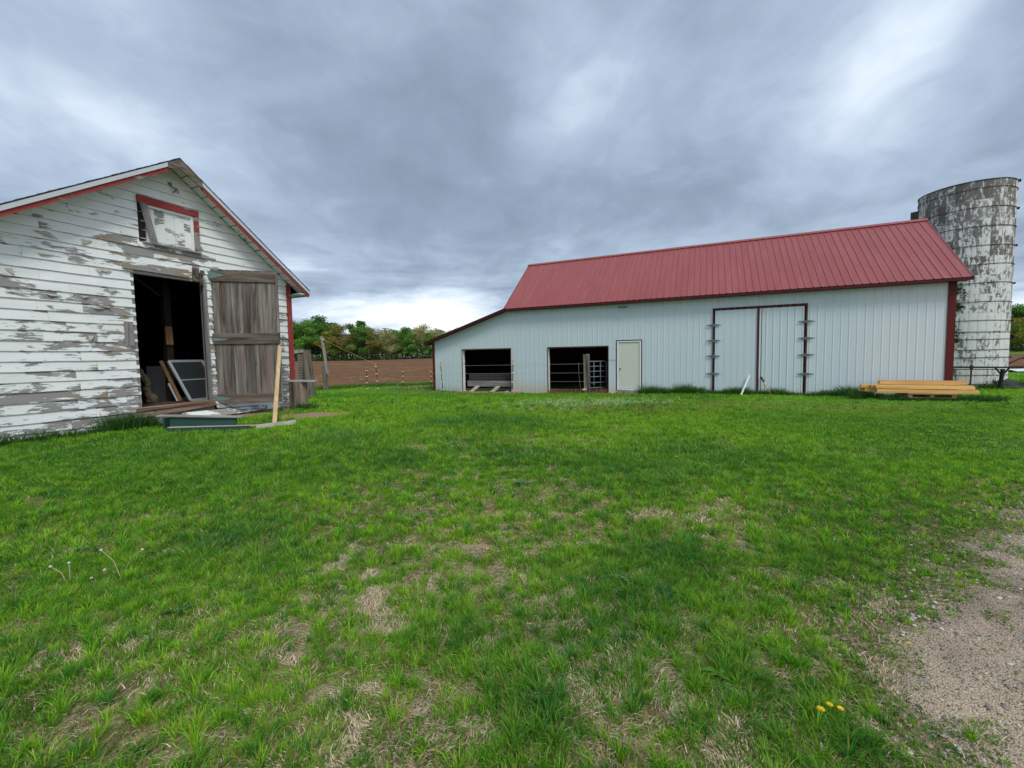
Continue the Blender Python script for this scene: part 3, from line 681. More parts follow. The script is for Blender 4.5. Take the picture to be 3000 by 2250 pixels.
# white pipe and handle leaning by the big doors
mb = MB(); mb.tube([B(-6.10, -.38) + Vector((0, 0, -.02)), B(-5.80, -.10, .70)], .035, 12); o = mb.build('plastic_pipe', M_white, smooth=False); tag(o, 'short white plastic pipe leaning on the closed barn doors', 'pipe')
tl = empty('garden_tool', B(-5.12, -.3), 0, 'wooden tool handle with a black grip leaning on the right barn door', 'tool')
a_ = B(-5.08, -.32) - tl.location; b_ = B(-5.42, -.09, .66) - tl.location
mb = MB(); mb.tube([a_, a_.lerp(b_, .72)], [.028, .024], 10); mb.build('handle', M_handle, tl)
mb = MB(); mb.tube([a_.lerp(b_, .72), b_], [.028, .03], 10); mb.build('grip', M_iron, tl)

# ------------------------------------------------------------------ lumber, pallet
def bobj(name, boxes, m_, label, cat, group=None, bevel=.003):
    mb = MB()
    for bx in boxes: mb.box(*bx)
    o = mb.build(name, m_, None, loc=BP, rz=BA, bevel=bevel); return tag(o, label, cat, group)
pal = empty('pallet', B(-.95, -.8, .08), BA, 'small wooden pallet carrying the stack of new lumber', 'pallet')
for k, y_ in enumerate((-.46, -.22, .02, .26, .5)): mb = MB(); mb.box(-.56, .56, y_ - .07, y_ + .03, .115, .135); mb.build('deck_board', M_pallet, pal)
for x_ in (-.52, 0, .5): mb = MB(); mb.box(x_ - .05, x_ + .05, -.5, .52, .022, .114); mb.build('runner', M_pallet, pal)
for y_ in (-.45, .45): mb = MB(); mb.box(-.56, .56, y_ - .05, y_ + .05, .0, .02); mb.build('base_board', M_pallet, pal)
bobj('wood_block', [(-1.32, -1.18, -1.28, -1.05, -.05, .075)], M_pinez, 'short wooden block under the front edge of the pallet', 'block')
G = 'new beams stacked against the barn'
h0 = .225
rows = []
fr = [(-2.28, .13), (-2.33, .02), (-2.50, -.05), (-2.44, -.1), (-2.58, -.02)]
lab0 = ['front beam of the bottom layer in the new lumber stack', 'second beam back in the bottom layer of the lumber stack', 'middle beam of the bottom layer in the lumber stack', 'fourth beam back in the bottom layer of the lumber stack', 'rear beam of the bottom layer against the barn wall']
for k in range(5): bobj('lumber_beam', [(fr[k][0], fr[k][1], -1.24 + k * .145, -1.24 + k * .145 + .13, h0, h0 + .108, 0, None, .006)], M_pine, lab0[k], 'beam', G)
fr = [(-2.30, .05), (-2.38, -.2), (-2.60, -.3), (-2.55, .2)]
lab1 = ['front beam of the upper layer in the new lumber stack', 'second beam back in the upper layer of the lumber stack', 'left-projecting beam in the upper layer of the lumber stack', 'rear beam of the upper layer of the lumber stack']
for k in range(4): bobj('lumber_beam', [(fr[k][0], fr[k][1], -1.20 + k * .15, -1.20 + k * .15 + .13, h0 + .122, h0 + .228, 0, None, .006)], M_pine, lab1[k], 'beam', G)
bobj('lumber_beam', [(-2.1, -.15, -.85, -.71, h0 + .24, h0 + .33, 0, None, .004)], M_pine, 'loose beam lying forward on top of the lumber stack', 'beam', G)
bobj('lumber_beam', [(-2.05, .12, -.62, -.5, h0 + .24, h0 + .36, 0, None, .004)], M_pine, 'rearmost beam on top of the lumber stack', 'beam', G)

# ------------------------------------------------------------------ silo
SC = Vector((19.03, 17.71, 0)); SR = 1.405
silo = empty('silo', (SC.x, SC.y, 0), 0, 'tall roofless silo of white-painted staves streaked dark, beside the barn', 'silo')
mb = MB(); NS = 102
for ring in range(0, 34):
    z0 = -.3 + ring * 8.43 / 34; z1 = z0 + 8.43 / 34
    for k in range(NS):
        a0 = 2 * math.pi * k / NS; a1 = 2 * math.pi * (k + 1) / NS
        def pr(a, r, z):
            kk = (a / (2 * math.pi) * 34) % 1.0; g = .006 if (kk < .02 or kk > .98) else 0
            return (math.cos(a) * (r - g), math.sin(a) * (r - g), z)
        mb.face([pr(a0, SR, z0), pr(a1, SR, z0), pr(a1, SR, z1), pr(a0, SR, z1)], var=.5)
        mb.face([pr(a1, SR - .08, z0), pr(a0, SR - .08, z0), pr(a0, SR - .08, z1), pr(a1, SR - .08, z1)], var=.5)
for k in range(NS):
    a0 = 2 * math.pi * k / NS; a1 = 2 * math.pi * (k + 1) / NS; c0, s0, c1, s1 = math.cos(a0), math.sin(a0), math.cos(a1), math.sin(a1)
    mb.face([(c0 * SR, s0 * SR, 8.13), (c1 * SR, s1 * SR, 8.13), (c1 * (SR - .08), s1 * (SR - .08), 8.13), (c0 * (SR - .08), s0 * (SR - .08), 8.13)], var=.5)
mb.build('stave_wall', M_silo, silo)
for i, z_ in enumerate([8.38, 8.07, 7.31, 6.55, 5.79, 5.03, 4.27, 3.5, 2.74, 2.27, 1.98, 1.54, 1.22, .49, .1]):
    z_ = 1.6 + (z_ - 1.6) * .96; mb = MB(); n_ = 64; th = .008
    for k in range(n_):
        a0 = 2 * math.pi * k / n_; a1 = 2 * math.pi * (k + 1) / n_
        w0 = .01 * math.sin(a0 * 3 + i); w1 = .01 * math.sin(a1 * 3 + i); r0, r1 = SR + .001, SR + .02
        c0, s0, c1, s1 = math.cos(a0), math.sin(a0), math.cos(a1), math.sin(a1)
        mb.hexa([(c0 * r0, s0 * r0, z_ - th + w0), (c0 * r1, s0 * r1, z_ - th + w0), (c1 * r1, s1 * r1, z_ - th + w1), (c1 * r0, s1 * r0, z_ - th + w1),
                 (c0 * r0, s0 * r0, z_ + th + w0), (c0 * r1, s0 * r1, z_ + th + w0), (c1 * r1, s1 * r1, z_ + th + w1), (c1 * r0, s1 * r0, z_ + th + w1)], var=.5)
    hp = mb.build('hoop', M_rusti if i % 3 else M_iron, silo)
    if i % 2 == 0:
        a_ = R(-52 + (i % 4) * 3); mb = MB(); c_ = Vector((math.cos(a_), math.sin(a_), 0)); t_ = Vector((-math.sin(a_), math.cos(a_), 0)); p_ = c_ * (SR + .045) + Vector((0, 0, z_))
        mb.bar(p_ - t_ * .12, p_ + t_ * .12, .05, .05); mb.tube([p_ - t_ * .2, p_ + t_ * .2], .012, 6); mb.build('lug', M_iron, hp)
# enclosed chute on the side
ca = math.atan2(17.71, 19.03) + R(92); cc = Vector((math.cos(ca), math.sin(ca), 0)); ct = Vector((-cc.y, cc.x, 0))
mb = MB()
for z0, z1 in ((0, 7.62),):
    a_, b_ = cc * (SR - .02) - ct * .3, cc * (SR - .02) + ct * .3; c_, d_ = cc * (SR + .22) + ct * .24, cc * (SR + .22) - ct * .24
    mb.hexa([a_, d_, c_, b_] + [q + Vector((0, 0, z1)) for q in (a_, d_, c_, b_)])
mb.build('chute', simple('weathered_chute', (.035, .03, .035), (.09, .075, .07), .9, sc=5), silo)
ca2 = ca - R(24); cc2 = Vector((math.cos(ca2), math.sin(ca2), 0)); ct2 = Vector((-cc2.y, cc2.x, 0))
# roof hatch opening frame near the rim
mb = MB(); p_ = cc2 * (SR + .012)
mb.hexa([p_ - ct2 * .22 + Vector((0, 0, 6.7)), p_ - ct2 * .22 + cc2 * .03 + Vector((0, 0, 6.7)), p_ + ct2 * .22 + cc2 * .03 + Vector((0, 0, 6.7)), p_ + ct2 * .22 + Vector((0, 0, 6.7)),
         p_ - ct2 * .22 + Vector((0, 0, 7.4)), p_ - ct2 * .22 + cc2 * .03 + Vector((0, 0, 7.4)), p_ + ct2 * .22 + cc2 * .03 + Vector((0, 0, 7.4)), p_ + ct2 * .22 + Vector((0, 0, 7.4))])
mb.build('hatch', M_iron, silo)

# climbing vine on the silo
vine = empty('vine', (SC.x, SC.y, 0), 0, 'climbing vine with sparse green leaves on the silo next to the barn corner', 'vine')
va = math.atan2(-17.71, -19.03)
def sp(a, z, r=SR + .03): return Vector((math.cos(a) * r, math.sin(a) * r, z))
mb = MB(); rv = random.Random(5)
for k in range(9):
    a = va - R(rv.uniform(2, 40)); z = 0; pts = [sp(a, 0)]
    for j in range(rv.randint(6, 12)): a += R(rv.uniform(-7, 6)); z += rv.uniform(.15, .45); pts.append(sp(a, z))
    mb.tube(pts, [.016 * (1 - i / len(pts)) + .004 for i in range(len(pts))], 5)
mb.build('stem', M_iron, vine)
L = []; 
for (a0, z0, n, sa, sz) in ((-4, 4.0, 60, 9, .1), (-22, 4.3, 24, 8, .07), (-3, 3.3, 50, 7, .10), (-12, 2.55, 46, 11, .06), (-3, 2.0, 40, 5, .12), (-6, 4.1, 30, 5, .25)):
    for k in range(n):
        a = va - R(a0 + 0) - R(rv.gauss(0, sa * .5)) ; a = va + R(a0) + R(rv.gauss(0, sa * .5)); z = z0 + rv.gauss(0, sz) - .012 * (math.degrees(a - va) - a0)
        L.append(sp(a, z, SR + rv.uniform(.03, .12)))
vv = []; cc_ = []
for p in L:
    s_ = rv.uniform(.05, .1); u1 = Vector((rv.gauss(0, 1), rv.gauss(0, 1), rv.gauss(0, 1))).normalized(); u2 = u1.orthogonal().normalized()
    vv += [p - u1 * s_, p + u2 * s_ * .6, p + u1 * s_, p - u2 * s_ * .6]; g_ = rv.uniform(.6, 1.2); cc_ += [(.045 * g_, .11 * g_, .025 * g_)] * 4
o = np_mesh('leaves', np.array(vv), np.full(len(L), 4), np.arange(len(vv)), [M_leaf], np.array(cc_)); o.parent = vine

# rail beside the silo, red post, black sheet, white sheeting, branch
rl_ = empty('hitching_rail', (18.69, 15.8, Tz(18.69, 15.8)), 0, 'long dark metal rail on a T-shaped post with two braces, in front of the silo', 'rail')
zb = Tz(18.69, 15.8)
mb = MB(); mb.bar((-3.4, .0, .93 - zb), (.78, 0, .845 - zb), .10, .06); mb.bar((-3.4, -.03, .84 - zb), (.1, -.03, .78 - zb), .03, .03); mb.build('top_rail', M_iron, rl_)
mb = MB(); mb.bar((-.06, 0, -.1), (.04, 0, .80 - zb), .085, .085, (0, 1, 0)); mb.build('post', M_iron, rl_)
for sg in (-1, 1): mb = MB(); mb.bar((.02, 0, .55 - zb), (.02 + sg * .26, 0, .83 - zb), .04, .04, (0, 1, 0)); mb.build('brace', M_iron, rl_)
mb = MB(); z_ = Tz(17.66, 15.95); mb.tube([(17.66, 15.93, z_ - .1), (17.67, 15.93, .80)], .026, 8); mb.tube([(17.67, 15.93, .78), (17.67, 15.93, .97)], .05, 8); o = mb.build('steel_post', M_rusti); tag(o, 'thin rusty red post under the dark rail in front of the silo', 'post')
# black sheet
mb = MB(); zc_ = Tz(20, 16.4); n = 14
for i in range(n):
    for j in range(4):
        def q(i, j):
            u_ = i / n; v_ = j / 4; return (18.95 + 1.9 * u_, 16.6 - .7 * v_ + .05 * math.sin(u_ * 9 + v_ * 3), zc_ + (.56 * (1 - u_ ** 1.3)) * (1 - v_ * .92) + .03 * math.sin(u_ * 14 + v_ * 6) * (1 - u_))
        mb.face([q(i, j), q(i + 1, j), q(i + 1, j + 1), q(i, j + 1)], var=.5)
o = mb.build('plastic_sheet', M_black, smooth=True); so = o.modifiers.new('s', 'SOLIDIFY'); so.thickness = .02; tag(o, 'black sheet heaped and sloping to the ground right of the silo', 'sheet')
mb = MB(); n = 24
for i in range(n):
    for j in range(6):
        def q(i, j): x_ = 32.5 + i * .45; y_ = 26.6 + j * .35 + .2 * math.sin(i * .7); return (x_, y_, Tz(x_, y_) + .08 + .10 * abs(math.sin(i * 1.1 + j)) * (0 < j < 6))
        mb.face([q(i, j), q(i + 1, j), q(i + 1, j + 1), q(i, j + 1)], var=.5)
o = mb.build('white_tarp', M_tarp, smooth=True); tag(o, 'crumpled white sheeting lying on the grass beyond the silo', 'tarp')
mb = MB(); z_ = Tz(21, 18)
mb.tube([(20.35, 17.3, .62), (20.75, 17.3, .95), (21.1, 17.2, 1.16), (21.7, 17.0, 1.14), (22.2, 17, 1.25)], [.03, .03, .024, .018, .01], 6); mb.tube([(21.1, 17.2, 1.16), (21.3, 17.2, 1.24), (21.6, 17.2, 1.25)], [.02, .014, .008], 5); mb.tube([(20.0, 17.3, z_ - .05), (20.35, 17.3, .62)], [.045, .03], 6)
o = mb.build('bare_branch', M_iron); tag(o, 'bare dark branch sticking up behind the right edge of the silo', 'branch')

# ------------------------------------------------------------------ old shed
SA = math.atan2(.90524086, .42489879); SP = Vector((-8.4549, 6.7838, 0))
def S(s, y, z=None):
    x = SP.x + .42489879 * s - .90524086 * y; yy = SP.y + .90524086 * s + .42489879 * y
    return Vector((x, yy, Tz(x, yy) if z is None else z))
shed = empty('old_shed', SP, SA, 'old gabled shed of flaking white clapboards with red trim and an open plank door', 'shed')
WID = 5.39; RS, RZ = 2.66, 5.87; WL = -.06
def roofz(s): return RZ - (.776 * (s - RS) if s > RS else .686 * (RS - s))
def gable_iv(z, drop=.08):
    zz = z + drop
    l = WL if zz < roofz(WL) else RS - (RZ - zz) / .686
    r = WID if zz < roofz(WID) else RS + (RZ - zz) / .776
    return (max(WL, l), min(WID, r)) if r > l else None
HOLES = [(1.91, 3.19, .60, 3.47), (2.16, 3.08, 4.12, 4.86)]
mb = MB(); EXP = .178; z = .30; row = 0
def bottom(s): return .30 + .035 * s
rs_ = random.Random(3)
zrow = .22
while zrow < 5.8:
    za0, zb0 = zrow, zrow + EXP
    cuts = sorted({za0, zb0} | {h for H_ in HOLES for h in H_[2:] if za0 < h < zb0})
    joints = [rs_.uniform(.4, 1.6)]
    while joints[-1] < WID: joints.append(joints[-1] + rs_.uniform(.5, 2.2))
    vrow = [rs_.random() for _ in range(12)]
    wob = [rs_.uniform(-.004, .004) for _ in range(40)]; wobo = [rs_.uniform(0, .006) for _ in range(40)]
    def W(s, arr): q = s / .25; i = int(q); f = q - i; return arr[i % 40] * (1 - f) + arr[(i + 1) % 40] * f
    for ca_, cb_ in zip(cuts, cuts[1:]):
        ia, ib = gable_iv(ca_), gable_iv(cb_)
        if ia is None: continue
        if ib is None: m_ = (ia[0] + ia[1]) / 2; ib = (m_, m_)
        lo_, hi_ = ia
        segs = [(lo_, hi_)]
        for H_ in HOLES:
            if H_[2] <= ca_ + 1e-6 and cb_ <= H_[3] + 1e-6:
                ns_ = []
                for a, b in segs:
                    if H_[0] > a: ns_.append((a, min(b, H_[0])))
                    if H_[1] < b: ns_.append((max(a, H_[1]), b))
                segs = [q for q in ns_ if q[1] - q[0] > .01]
        if zb0 <= .62: segs = [(a, min(b, 3.3)) for a, b in segs if a < 3.25]
        for a, b in segs:
            bp = sorted({a, b} | {k * .25 for k in range(1, 22) if a < k * .25 < b} | {j for j in joints if a < j < b})
            for p, q in zip(bp, bp[1:]):
                var = vrow[sum(1 for j in joints if j < (p + q) / 2) % 12]
                gap = .0015 if p in joints else 0
                def oo(s, z_): f = (z_ - za0) / EXP; return -(.026 * (1 - f) + .007 * f) - W(s, wobo) * (1 - f)
                def zz_(s, z_): return z_ + (W(s, wob) if abs(z_ - za0) < 1e-6 else 0)
                def cl(s, z_):  # clamp to the rake
                    iv = gable_iv(z_); 
                    if iv is None: return RS
                    return min(max(s, iv[0]), iv[1])
                p_ = p + gap
                a1, b1, b2, a2 = cl(p_, ca_), cl(q, ca_), cl(q, cb_), cl(p_, cb_)
                zb_ = max(ca_, bottom(p) if zrow < .5 else ca_)
                mb.face([(a1, oo(a1, ca_), zz_(a1, ca_)), (b1, oo(b1, ca_), zz_(b1, ca_)), (b2, oo(b2, cb_), cb_), (a2, oo(a2, cb_), cb_)], 0, var)
                if ca_ == za0: mb.face([(a1, 0, zz_(a1, ca_) + .003), (b1, 0, zz_(b1, ca_) + .003), (b1, oo(b1, ca_), zz_(b1, ca_)), (a1, oo(a1, ca_), zz_(a1, ca_))], 0, var)
    zrow += EXP
# curls of paint standing off the boards
for k in range(16):
    zz = rs_.choice([rs_.uniform(1.6, 3.9), rs_.uniform(2.4, 3.6)]); s0_ = rs_.uniform(.1, 1.6); r_ = int((zz - .22) / EXP); zt = .22 + (r_ + rs_.uniform(.55, .95)) * EXP
    Lc = rs_.uniform(.08, .26); hc = rs_.uniform(.03, .13); sk = rs_.choice([rs_.uniform(-.2, .2), rs_.uniform(1, 1.6)]); out_ = rs_.uniform(.015, .05); n_ = 5; gr_ = []
    for i in range(n_ + 1):
        f = i / n_; wdt_ = (1 - f) ** 1.3; cx_ = s0_ + Lc * (.5 + (sk - .5) * f)
        gr_.append([(cx_ + Lc * wdt_ * .5 * e_, -.026 - out_ * math.sin(f * 2.4) - .004, zt - hc * f ** .8) for e_ in (-1, 0, 1)])
    for i in range(n_):
        for j in (0, 1): mb.face([gr_[i][j], gr_[i][j + 1], gr_[i + 1][j + 1], gr_[i + 1][j]], 1, rs_.random())
mb.build('clapboard_wall', [M_siding, M_cream], shed)
# sheathing and other walls
mb = MB(); DEP = 6.2
def wallpoly(y0, y1, holes):
    bs = sorted({WL, RS, WID} | {h for H_ in holes for h in H_[:2]})
    for a, b in zip(bs, bs[1:]):
        H_ = [h for h in holes if h[0] <= a and b <= h[1]]
        lev = [0]
        for h in sorted(H_, key=lambda h: h[2]): lev += [h[2], h[3]]
        lev.append(None)
        for i in range(0, len(lev), 2):
            z0 = lev[i]; z1 = lev[i + 1]
            ta = roofz(a) - .115 if z1 is None else z1; tb = roofz(b) - .115 if z1 is None else z1
            mb.hexa([(a, y0, z0), (b, y0, z0), (b, y1, z0), (a, y1, z0), (a, y0, ta), (b, y0, tb), (b, y1, tb), (a, y1, ta)])
wallpoly(.003, .05, [(1.91, 3.19, .60, 3.47), (2.16, 3.08, 4.12, 4.86)]); wallpoly(DEP - .05, DEP, [])
mb.box(WL, .06, .05, DEP - .05, 0, roofz(0) - .16); mb.box(WID - .06, WID - .003, .05, DEP - .05, 0, roofz(WID) - .15)
for k in range(11):
    mb.box(.06, .15, .4 + k * .5, .44 + k * .5, .6, 3.6); mb.box(WID - .15, WID - .06, .4 + k * .5, .44 + k * .5, .6, 3.3)
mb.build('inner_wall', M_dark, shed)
mb = MB()
for k in range(int(WID / .178)): mb.box(-.0, -.0 + .004, 0, 0, 0, 0) if False else None
zrow = .3
while zrow < 3.5:      # side claddings
    mb.hexa([(WL - .022, .0, zrow), (WL, .0, zrow), (WL, DEP, zrow), (WL - .022, DEP, zrow), (WL - .006, .0, zrow + EXP), (WL, .0, zrow + EXP), (WL, DEP, zrow + EXP), (WL - .006, DEP, zrow + EXP)])
    if zrow < 3.2: mb.hexa([(WID, .0, zrow), (WID + .022, .0, zrow), (WID + .022, DEP, zrow), (WID, DEP, zrow), (WID, .0, zrow + EXP), (WID + .006, .0, zrow + EXP), (WID + .006, DEP, zrow + EXP), (WID, DEP, zrow + EXP)])
    zrow += EXP
mb.build('side_siding', M_trimw, shed)
mb = MB(); 
for k in range(30): mb.box(.06, WID - .06, .03 + k * .2, .03 + k * .2 + .195, .60, .655 + random.uniform(0, .006))
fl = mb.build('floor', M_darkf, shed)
# roof
mb = MB()
e_l, e_r = -.36, 5.71
def roof_slab(y0, y1, t0, t1, mi=0, sl=e_l, sr=e_r, inset=0):
    for a, b in ((sl, RS), (RS, sr)):
        mb.hexa([(a, y0, roofz(a) - t1), (b, y0, roofz(b) - t1), (b, y1, roofz(b) - t1), (a, y1, roofz(a) - t1), (a, y0, roofz(a) - t0), (b, y0, roofz(b) - t0), (b, y1, roofz(b) - t0), (a, y1, roofz(a) - t0)], mi, .5)
roof_slab(-.44, DEP + .3, -.002, .022)
roofo = mb.build('shingle_roof', M_shingle, shed)
mb = MB(); rj = random.Random(8)     # shingle edges standing a little proud at the rake
for a, b in ((RS, e_r), (e_l, RS)):
    n_ = 24
    for k in range(n_):
        p = a + (b - a) * k / n_; q = a + (b - a) * (k + 1) / n_; h1 = .006 + rj.random() * .008
        mb.hexa([(p, -.455, roofz(p) + .003), (q, -.455, roofz(q) + .003), (q, -.2, roofz(q) + .003), (p, -.2, roofz(p) + .003), (p, -.455, roofz(p) + h1 + .008), (q, -.455, roofz(q) + h1), (q, -.2, roofz(q) + h1), (p, -.2, roofz(p) + h1 + .008)], 0, .5)
mb.build('shingle_edge', M_shingle, roofo)
mb = MB(); roof_slab(-.42, DEP + .28, .023, .05, 0, e_l + .02, e_r - .02); mb.build('roof_deck', M_dark, roofo)
mb = MB()   # soffit boards running across the rake overhang
for a0, b0 in ((e_l + .03, RS - .02), (RS + .02, e_r - .03)):
    n_ = 15
    for k in range(n_):
        a = a0 + (b0 - a0) * k / n_ + .012; b = a0 + (b0 - a0) * (k + 1) / n_ - .012
        mb.hexa([(a, -.40, roofz(a) - .075), (b, -.40, roofz(b) - .075), (b, -.03, roofz(b) - .075), (a, -.03, roofz(a) - .075), (a, -.40, roofz(a) - .055), (b, -.40, roofz(b) - .055), (b, -.03, roofz(b) - .055), (a, -.03, roofz(a) - .055)])
mb.box(5.42, 5.69, -.40, DEP, 3.40, 3.42, 0, .5)
mb.build('soffit', M_soffit, roofo)
def strip(y0, y1, t0, t1, a, b, mb): mb.hexa([(a, y0, roofz(a) - t1), (b, y0, roofz(b) - t1), (b, y1, roofz(b) - t1), (a, y1, roofz(a) - t1), (a, y0, roofz(a) - t0), (b, y0, roofz(b) - t0), (b, y1, roofz(b) - t0), (a, y1, roofz(a) - t0)])
mb = MB()
for a, b in ((e_l, RS - .22), (RS + .42, e_r)): strip(-.445, -.425, .014, .100, a, b, mb)
mb.box(5.70, 5.715, -.42, DEP + .28, 3.36, 3.48)
mb.build('rake_board', simple('greyed_white_trim', (.46, .50, .54), (.56, .60, .63), .5, sc=3), roofo)
mb = MB()
for a, b in ((.02, RS - .15), (RS + .40, e_r - .02)): strip(-.423, -.400, .09, .188, a, b, mb)
mb.build('red_rake_trim', M_redtrim, roofo)
mb = MB()
a, b, c = RS - .215, RS, RS + .415
mb.hexa([(a, -.455, roofz(a) - .13), (b, -.455, roofz(b) - .22), (b, -.42, roofz(b) - .22), (a, -.42, roofz(a) - .13), (a, -.455, roofz(a) - .015), (b, -.455, roofz(b) - .012), (b, -.42, roofz(b) - .012), (a, -.42, roofz(a) - .015)])
mb.hexa([(b + .002, -.452, roofz(b) - .22), (c, -.452, roofz(c) - .16), (c, -.42, roofz(c) - .16), (b + .002, -.42, roofz(b) - .22), (b + .002, -.452, roofz(b) - .012), (c, -.452, roofz(c) - .012), (c, -.42, roofz(c) - .012), (b + .002, -.42, roofz(b) - .012)])
mb.build('peak_board', M_rail, roofo)
# corner boards
mb = MB(); mb.box(5.28, 5.405, -.055, -.030, .36, 2.0); mb.box(5.285, 5.405, -.057, -.030, 2.003, roofz(5.3) - .16); mb.box(5.406, 5.425, -.052, .06, .36, 3.35); mb.build('corner_board', M_redtrim, shed)
mb = MB(); mb.box(5.27, 5.41, -.05, -.02, .22, .355); mb.build('corner_block', M_greyx, shed)
mb = MB(); mb.box(-.17, -.065, -.055, -.030, .2, 3.6); mb.build('corner_board', M_redtrim, shed)
# doorway: lintel, jamb, sill
mb = MB(); mb.hexa([(1.74, -.075, 3.47), (2.90, -.075, 3.46), (2.90, -.030, 3.46), (1.74, -.030, 3.47), (1.74, -.07, 3.62), (2.90, -.07, 3.63), (2.90, -.030, 3.63), (1.74, -.03, 3.62)]); mb.build('lintel_board', mat('flaking_lintel', m_peel(.12, False)), shed)
mb = MB(); mb.box(1.88, 3.25, -.028, .10, 3.40, 3.459, var=.5); mb.build('door_head', M_greyx, shed)
mb = MB(); mb.box(3.19, 3.25, -.055, .10, .66, 3.40); mb.build('jamb', M_grey, shed)
mb = MB(); mb.box(1.865, 1.908, -.02, .10, .60, 3.40); mb.build('jamb', M_grey, shed)
mb = MB(); mb.box(2.98, 3.10, -.085, -.03, 3.40, 3.70, jit=.005); mb.box(3.02, 3.07, -.12, -.088, 3.50, 3.69, jit=.005); mb.box(3.11, 3.17, -.09, -.03, 3.32, 3.60, jit=.005); mb.box(3.115, 3.19, -.12, -.092, 3.55, 3.66, jit=.004); mb.build('bracket_block', M_rail, shed)
mb = MB()
mb.hexa([(1.80, -.10, .60), (3.27, -.12, .63), (3.27, .05, .635), (1.80, .05, .60), (1.80, -.10, .655), (3.27, -.12, .675), (3.27, .05, .69), (1.80, .05, .665)])
mb.hexa([(1.70, -.14, .46), (3.26, -.16, .57), (3.26, -.06, .57), (1.70, -.05, .46), (1.72, -.14, .55), (3.26, -.16, .62), (3.26, -.06, .63), (1.72, -.05, .56)])
mb.build('sill', M_rust, shed)
mb = MB()   # sagging skirt boards under the door
mb.hexa([(3.28, -.16, .49), (5.24, -.10, .42), (5.24, -.085, .43), (3.28, -.145, .50), (3.28, -.05, .635), (5.24, -.05, .56), (5.24, -.035, .56), (3.28, -.035, .64)])
mb.hexa([(2.25, -.42, .33), (5.26, -.20, .33), (5.26, -.185, .34), (2.25, -.405, .34), (2.55, -.20, .47), (5.26, -.105, .425), (5.26, -.09, .43), (2.55, -.185, .48)])
mb.hexa([(3.9, -.215, .18), (5.30, -.19, .18), (5.30, -.175, .18), (3.9, -.20, .18), (3.9, -.205, .325), (5.30, -.18, .325), (5.30, -.165, .325), (3.9, -.19, .325)])
mb.build('skirt_board', M_trimw2, shed)
mb = MB()
for k in range(13):
    for r_ in range(2):
        a = -.02 + k * .42 - (.2 if r_ else 0); mb.box(max(a, 0), min(a + .41, WID - .01), .0, .25, -.25 + r_ * .2, -.06 + r_ * .2 + .0)
mb.box(.01, WID - .02, -.002, .24, .16, .22)
mb.build('foundation', M_block, shed)
# gable hatch
hatch = MB(); 
for k in range(5): hatch.box(2.17 + k * .182, 2.17 + k * .182 + .180, .01, .03, 4.13, 4.85, 0)
ho = hatch.build('gable_hatch', mat('flaking_hatch', m_peel(.035, False)), shed)
mb = MB(); mb.hexa([(2.04, -.065, 4.85), (3.17, -.065, 4.86), (3.17, -.035, 4.86), (2.04, -.035, 4.85), (2.04, -.065, 5.0), (3.17, -.065, 4.99), (3.17, -.035, 4.99), (2.04, -.035, 5.0)]); mb.build('top_casing', M_redtrim, ho)
mb = MB(); mb.hexa([(3.07, -.06, 4.08), (3.17, -.06, 4.08), (3.17, -.035, 4.08), (3.07, -.035, 4.08), (3.07, -.06, 4.848), (3.165, -.06, 4.858), (3.165, -.035, 4.858), (3.07, -.035, 4.848)]); mb.build('side_casing', M_redworn, ho)
mb = MB(); mb.hexa([(2.19, -.13, 4.14), (2.32, -.13, 4.11), (2.32, -.10, 4.11), (2.19, -.10, 4.14), (2.07, -.08, 4.86), (2.20, -.08, 4.84), (2.20, -.055, 4.84), (2.07, -.055, 4.86)]); cs = mb.build('side_casing', M_grey, ho); cs['label'] = 'bare grey board hanging loose'
mb = MB(); mb.box(2.05, 2.165, -.028, -.024, 4.08, 4.85); mb.build('gap_shade', M_dark, ho)  # flat dark strip over the clapboards standing in for the shaded gap
mb = MB(); mb.box(2.1, 3.17, -.09, -.03, 4.045, 4.078); mb.build('hatch_sill', M_greyx, ho)
mb = MB(); mb.box(2.17, 3.07, -.03, .008, 4.80, 4.852, var=.5); mb.box(3.02, 3.069, -.03, .008, 4.08, 4.798, var=.5); mb.build('stop', M_trimw, ho)
mb = MB(); mb.tube([(2.66, -.03, 5.38), (2.74, -.10, 5.33), (2.80, -.05, 5.28)], .012, 6); mb.tube([(2.62, -.03, 5.42), (2.68, -.05, 5.42)], .03, 8); mb.tube([(2.74, -.09, 5.33), (2.70, -.11, 5.26), (2.66, -.09, 5.23)], .012, 6); mb.build('wire_bracket', M_galv, shed)
mb = MB(); mb.box(1.70, 1.84, -.062, -.035, 1.93, 2.41, jit=.004); mb.build('door_cleat', M_grey, shed)
# open plank door leaf, in its own frame: x along the leaf from the hinge side
LA = math.atan2(10.2 - 9.82, -5.65 + 7.03)
hl = Vector((-7.03, 9.82, 0)) - SP; ca, sa = math.cos(-SA), math.sin(-SA)
leaf = MB(); px = [0, .185, .42, .66, .86, 1.08, 1.28, 1.43]
for a, b in zip(px, px[1:]): leaf.box(a + .003, b - .003, .0, .022, .60 + random.uniform(0, .01), 3.74)
lo = leaf.build('plank_door', M_plank, shed)
lo.location = (hl.x * ca - hl.y * sa, hl.x * sa + hl.y * ca, 0); lo.rotation_euler = (0, 0, LA - SA)
for z0, z1, x0 in ((3.46, 3.70, -.03), (1.99, 2.25, 0.0), (.57, .80, .03)):
    mb = MB(); mb.box(x0, 1.40, -.032, -.003, z0, z1, jit=.006); mb.build('batten', M_rail, lo, bevel=.006)
mb = MB(); mb.box(1.385, 1.425, -.03, -.003, 2.26, 3.72); mb.box(1.405, 1.43, -.025, -.003, .6, 1.98); mb.build('edge_strip', M_grey, lo)
